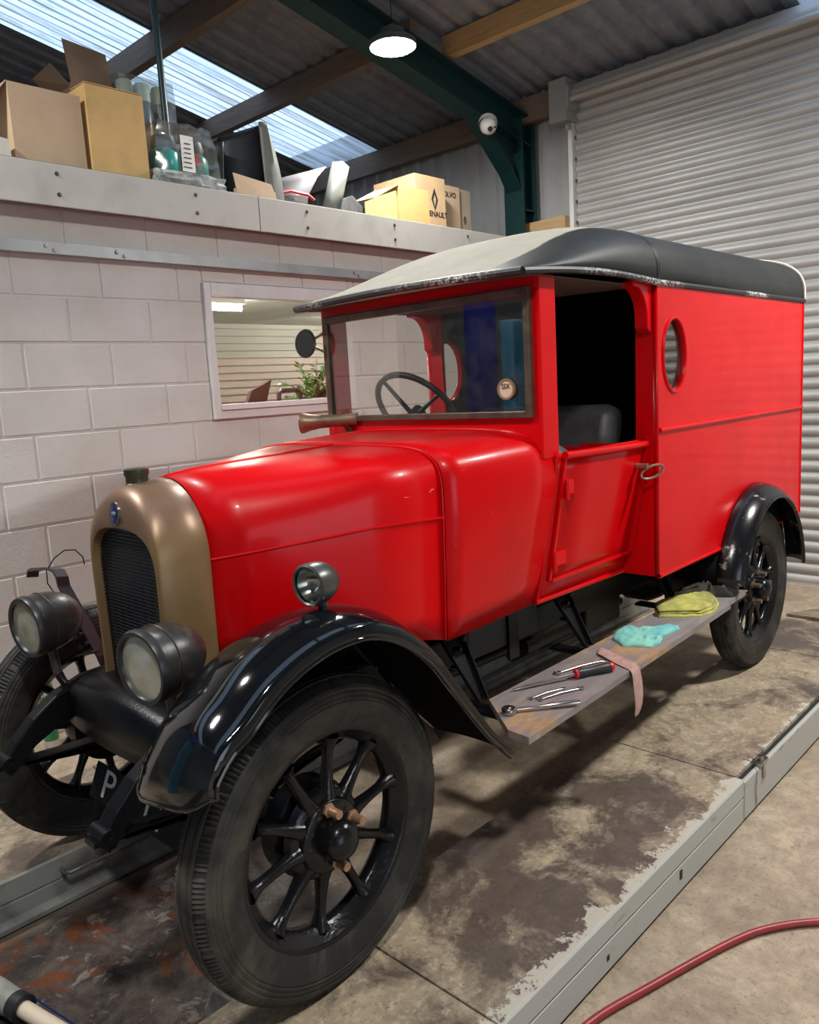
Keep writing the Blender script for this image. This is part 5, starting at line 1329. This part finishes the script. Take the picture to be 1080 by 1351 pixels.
# wire left hanging over the bent stay
bm = new(); tube(bm, [(-.085, 1.16, .745), (-.10, 1.24, .84), (-.115, 1.30, .905), (-.115, 1.295, .95), (-.10, 1.255, .995), (-.085, 1.20, 1.025), (-.075, 1.14, 1.03), (-.07, 1.10, 1.01), (-.07, 1.095, .985)], .0022, 6)
tag(mk('wire_hook', bm, BLACKP, smooth=True), 'thin bent wire hook hanging over the black wing stay', 'wire')
# pole in the near left corner
pk = empty('pry_pole', (-.53, .80, ZF), 'grey pole with black collar and pale end lying on the floor at lower left', 'pole')
q0 = Vector((-.62, 1.10, -.13)); q1 = Vector((-.566, .86, -.125)); q2 = Vector((-.543, .76, -.123)); q3 = Vector((-.48, .45, -.12))
part('grey_sleeve', lambda b: tube(b, [q0, q1, q2], [.040, .040, .034], 18), RAMPD, pk, smooth=40)
part('black_collar', lambda b: tube(b, [q2-(q2-q1)*.12, q2+(q3-q2)*.08], .037, 18), GRIP, pk, smooth=40)
part('pale_tube', lambda b: tube(b, [q2, q3], .022, 16), SKIN_W, pk, smooth=40)
part('blue_edge_strip', lambda b: tube(b, [q0+Vector((.03, .0, .01)), q2+Vector((.036, 0, .004)), q3+Vector((.03, 0, 0))], .003, 6), BLUEP, pk, smooth=True)
# blue lift post and blue cabinet ahead of the van, seen only mirrored in the windscreen
bm = new(); box(bm, (-2.54, 3.02, ZF), (-2.30, 3.20, 3.2)); tag(mk('lift_post', bm, BLUEL, bevel=.01), 'royal blue two-post lift column ahead of the van, mirrored in the windscreen', 'lift post')
cb = empty('tool_cabinet', (-1.3, 2.2, ZF), 'light blue tool cabinet ahead of the van, mirrored in the windscreen', 'cabinet')
part('cabinet_body', lambda b: box(b, (-2.50, 2.35, ZF), (-1.86, 2.48, 1.98)), BLUEC, cb, bevel=.02)
for k in range(5): part('drawer', lambda b: box(b, (-2.45, 2.335, ZF+.15+.3*k), (-1.91, 2.35, ZF+.40+.3*k)), M('mid_blue_drawer_front', (.05, .20, .34, 1), rough=.4), cb, bevel=.006)

# ================================================================ WORLD, CAMERA
w = bpy.data.worlds.new('sky'); sc.world = w; w.use_nodes = True; nt = w.node_tree; nt.nodes.clear()
o = nt.nodes.new('ShaderNodeOutputWorld'); b = nt.nodes.new('ShaderNodeBackground'); b.inputs[0].default_value = (.72, .84, 1, 1); b.inputs[1].default_value = 1.7
nt.links.new(b.outputs[0], o.inputs[0])
cam = bpy.data.cameras.new('camera'); co = bpy.data.objects.new('camera', cam); COL.objects.link(co)
RR = ((0.6866583445801587, -0.7247690839795486, -0.05665768020208823), (-0.15122946719710287, -0.06617635813216421, -0.9862810643400004), (0.7110766246120853, 0.6858064337200471, -0.15504699093653526))
rt_, dn_, fw_ = (Vector(r) for r in RR)
m3 = Matrix((rt_, -dn_, -fw_)).transposed().to_4x4(); m3.translation = Vector((-1.146, -1.42, 1.492))
co.matrix_world = m3
cam.sensor_fit = 'VERTICAL'; cam.sensor_height = 24; cam.lens = 24*1043.3/1351; cam.clip_start = .02
sc.camera = co
# everything was measured from the runway tops: bring the workshop floor to zero
for ob in list(COL.objects):
    if ob.parent is None: ob.location.z += SH
sc.view_settings.view_transform = 'Standard'; sc.view_settings.look = 'None'; sc.view_settings.gamma = 1
sc.view_settings.exposure = 0.85; sc.view_settings.use_curve_mapping = False
sc.cycles.max_bounces = 8; sc.cycles.diffuse_bounces = 4; sc.cycles.glossy_bounces = 4; sc.cycles.transparent_max_bounces = 12
sc.cycles.caustics_reflective = False; sc.cycles.caustics_refractive = False; sc.cycles.sample_clamp_indirect = 6
sc.cycles.use_denoising = True
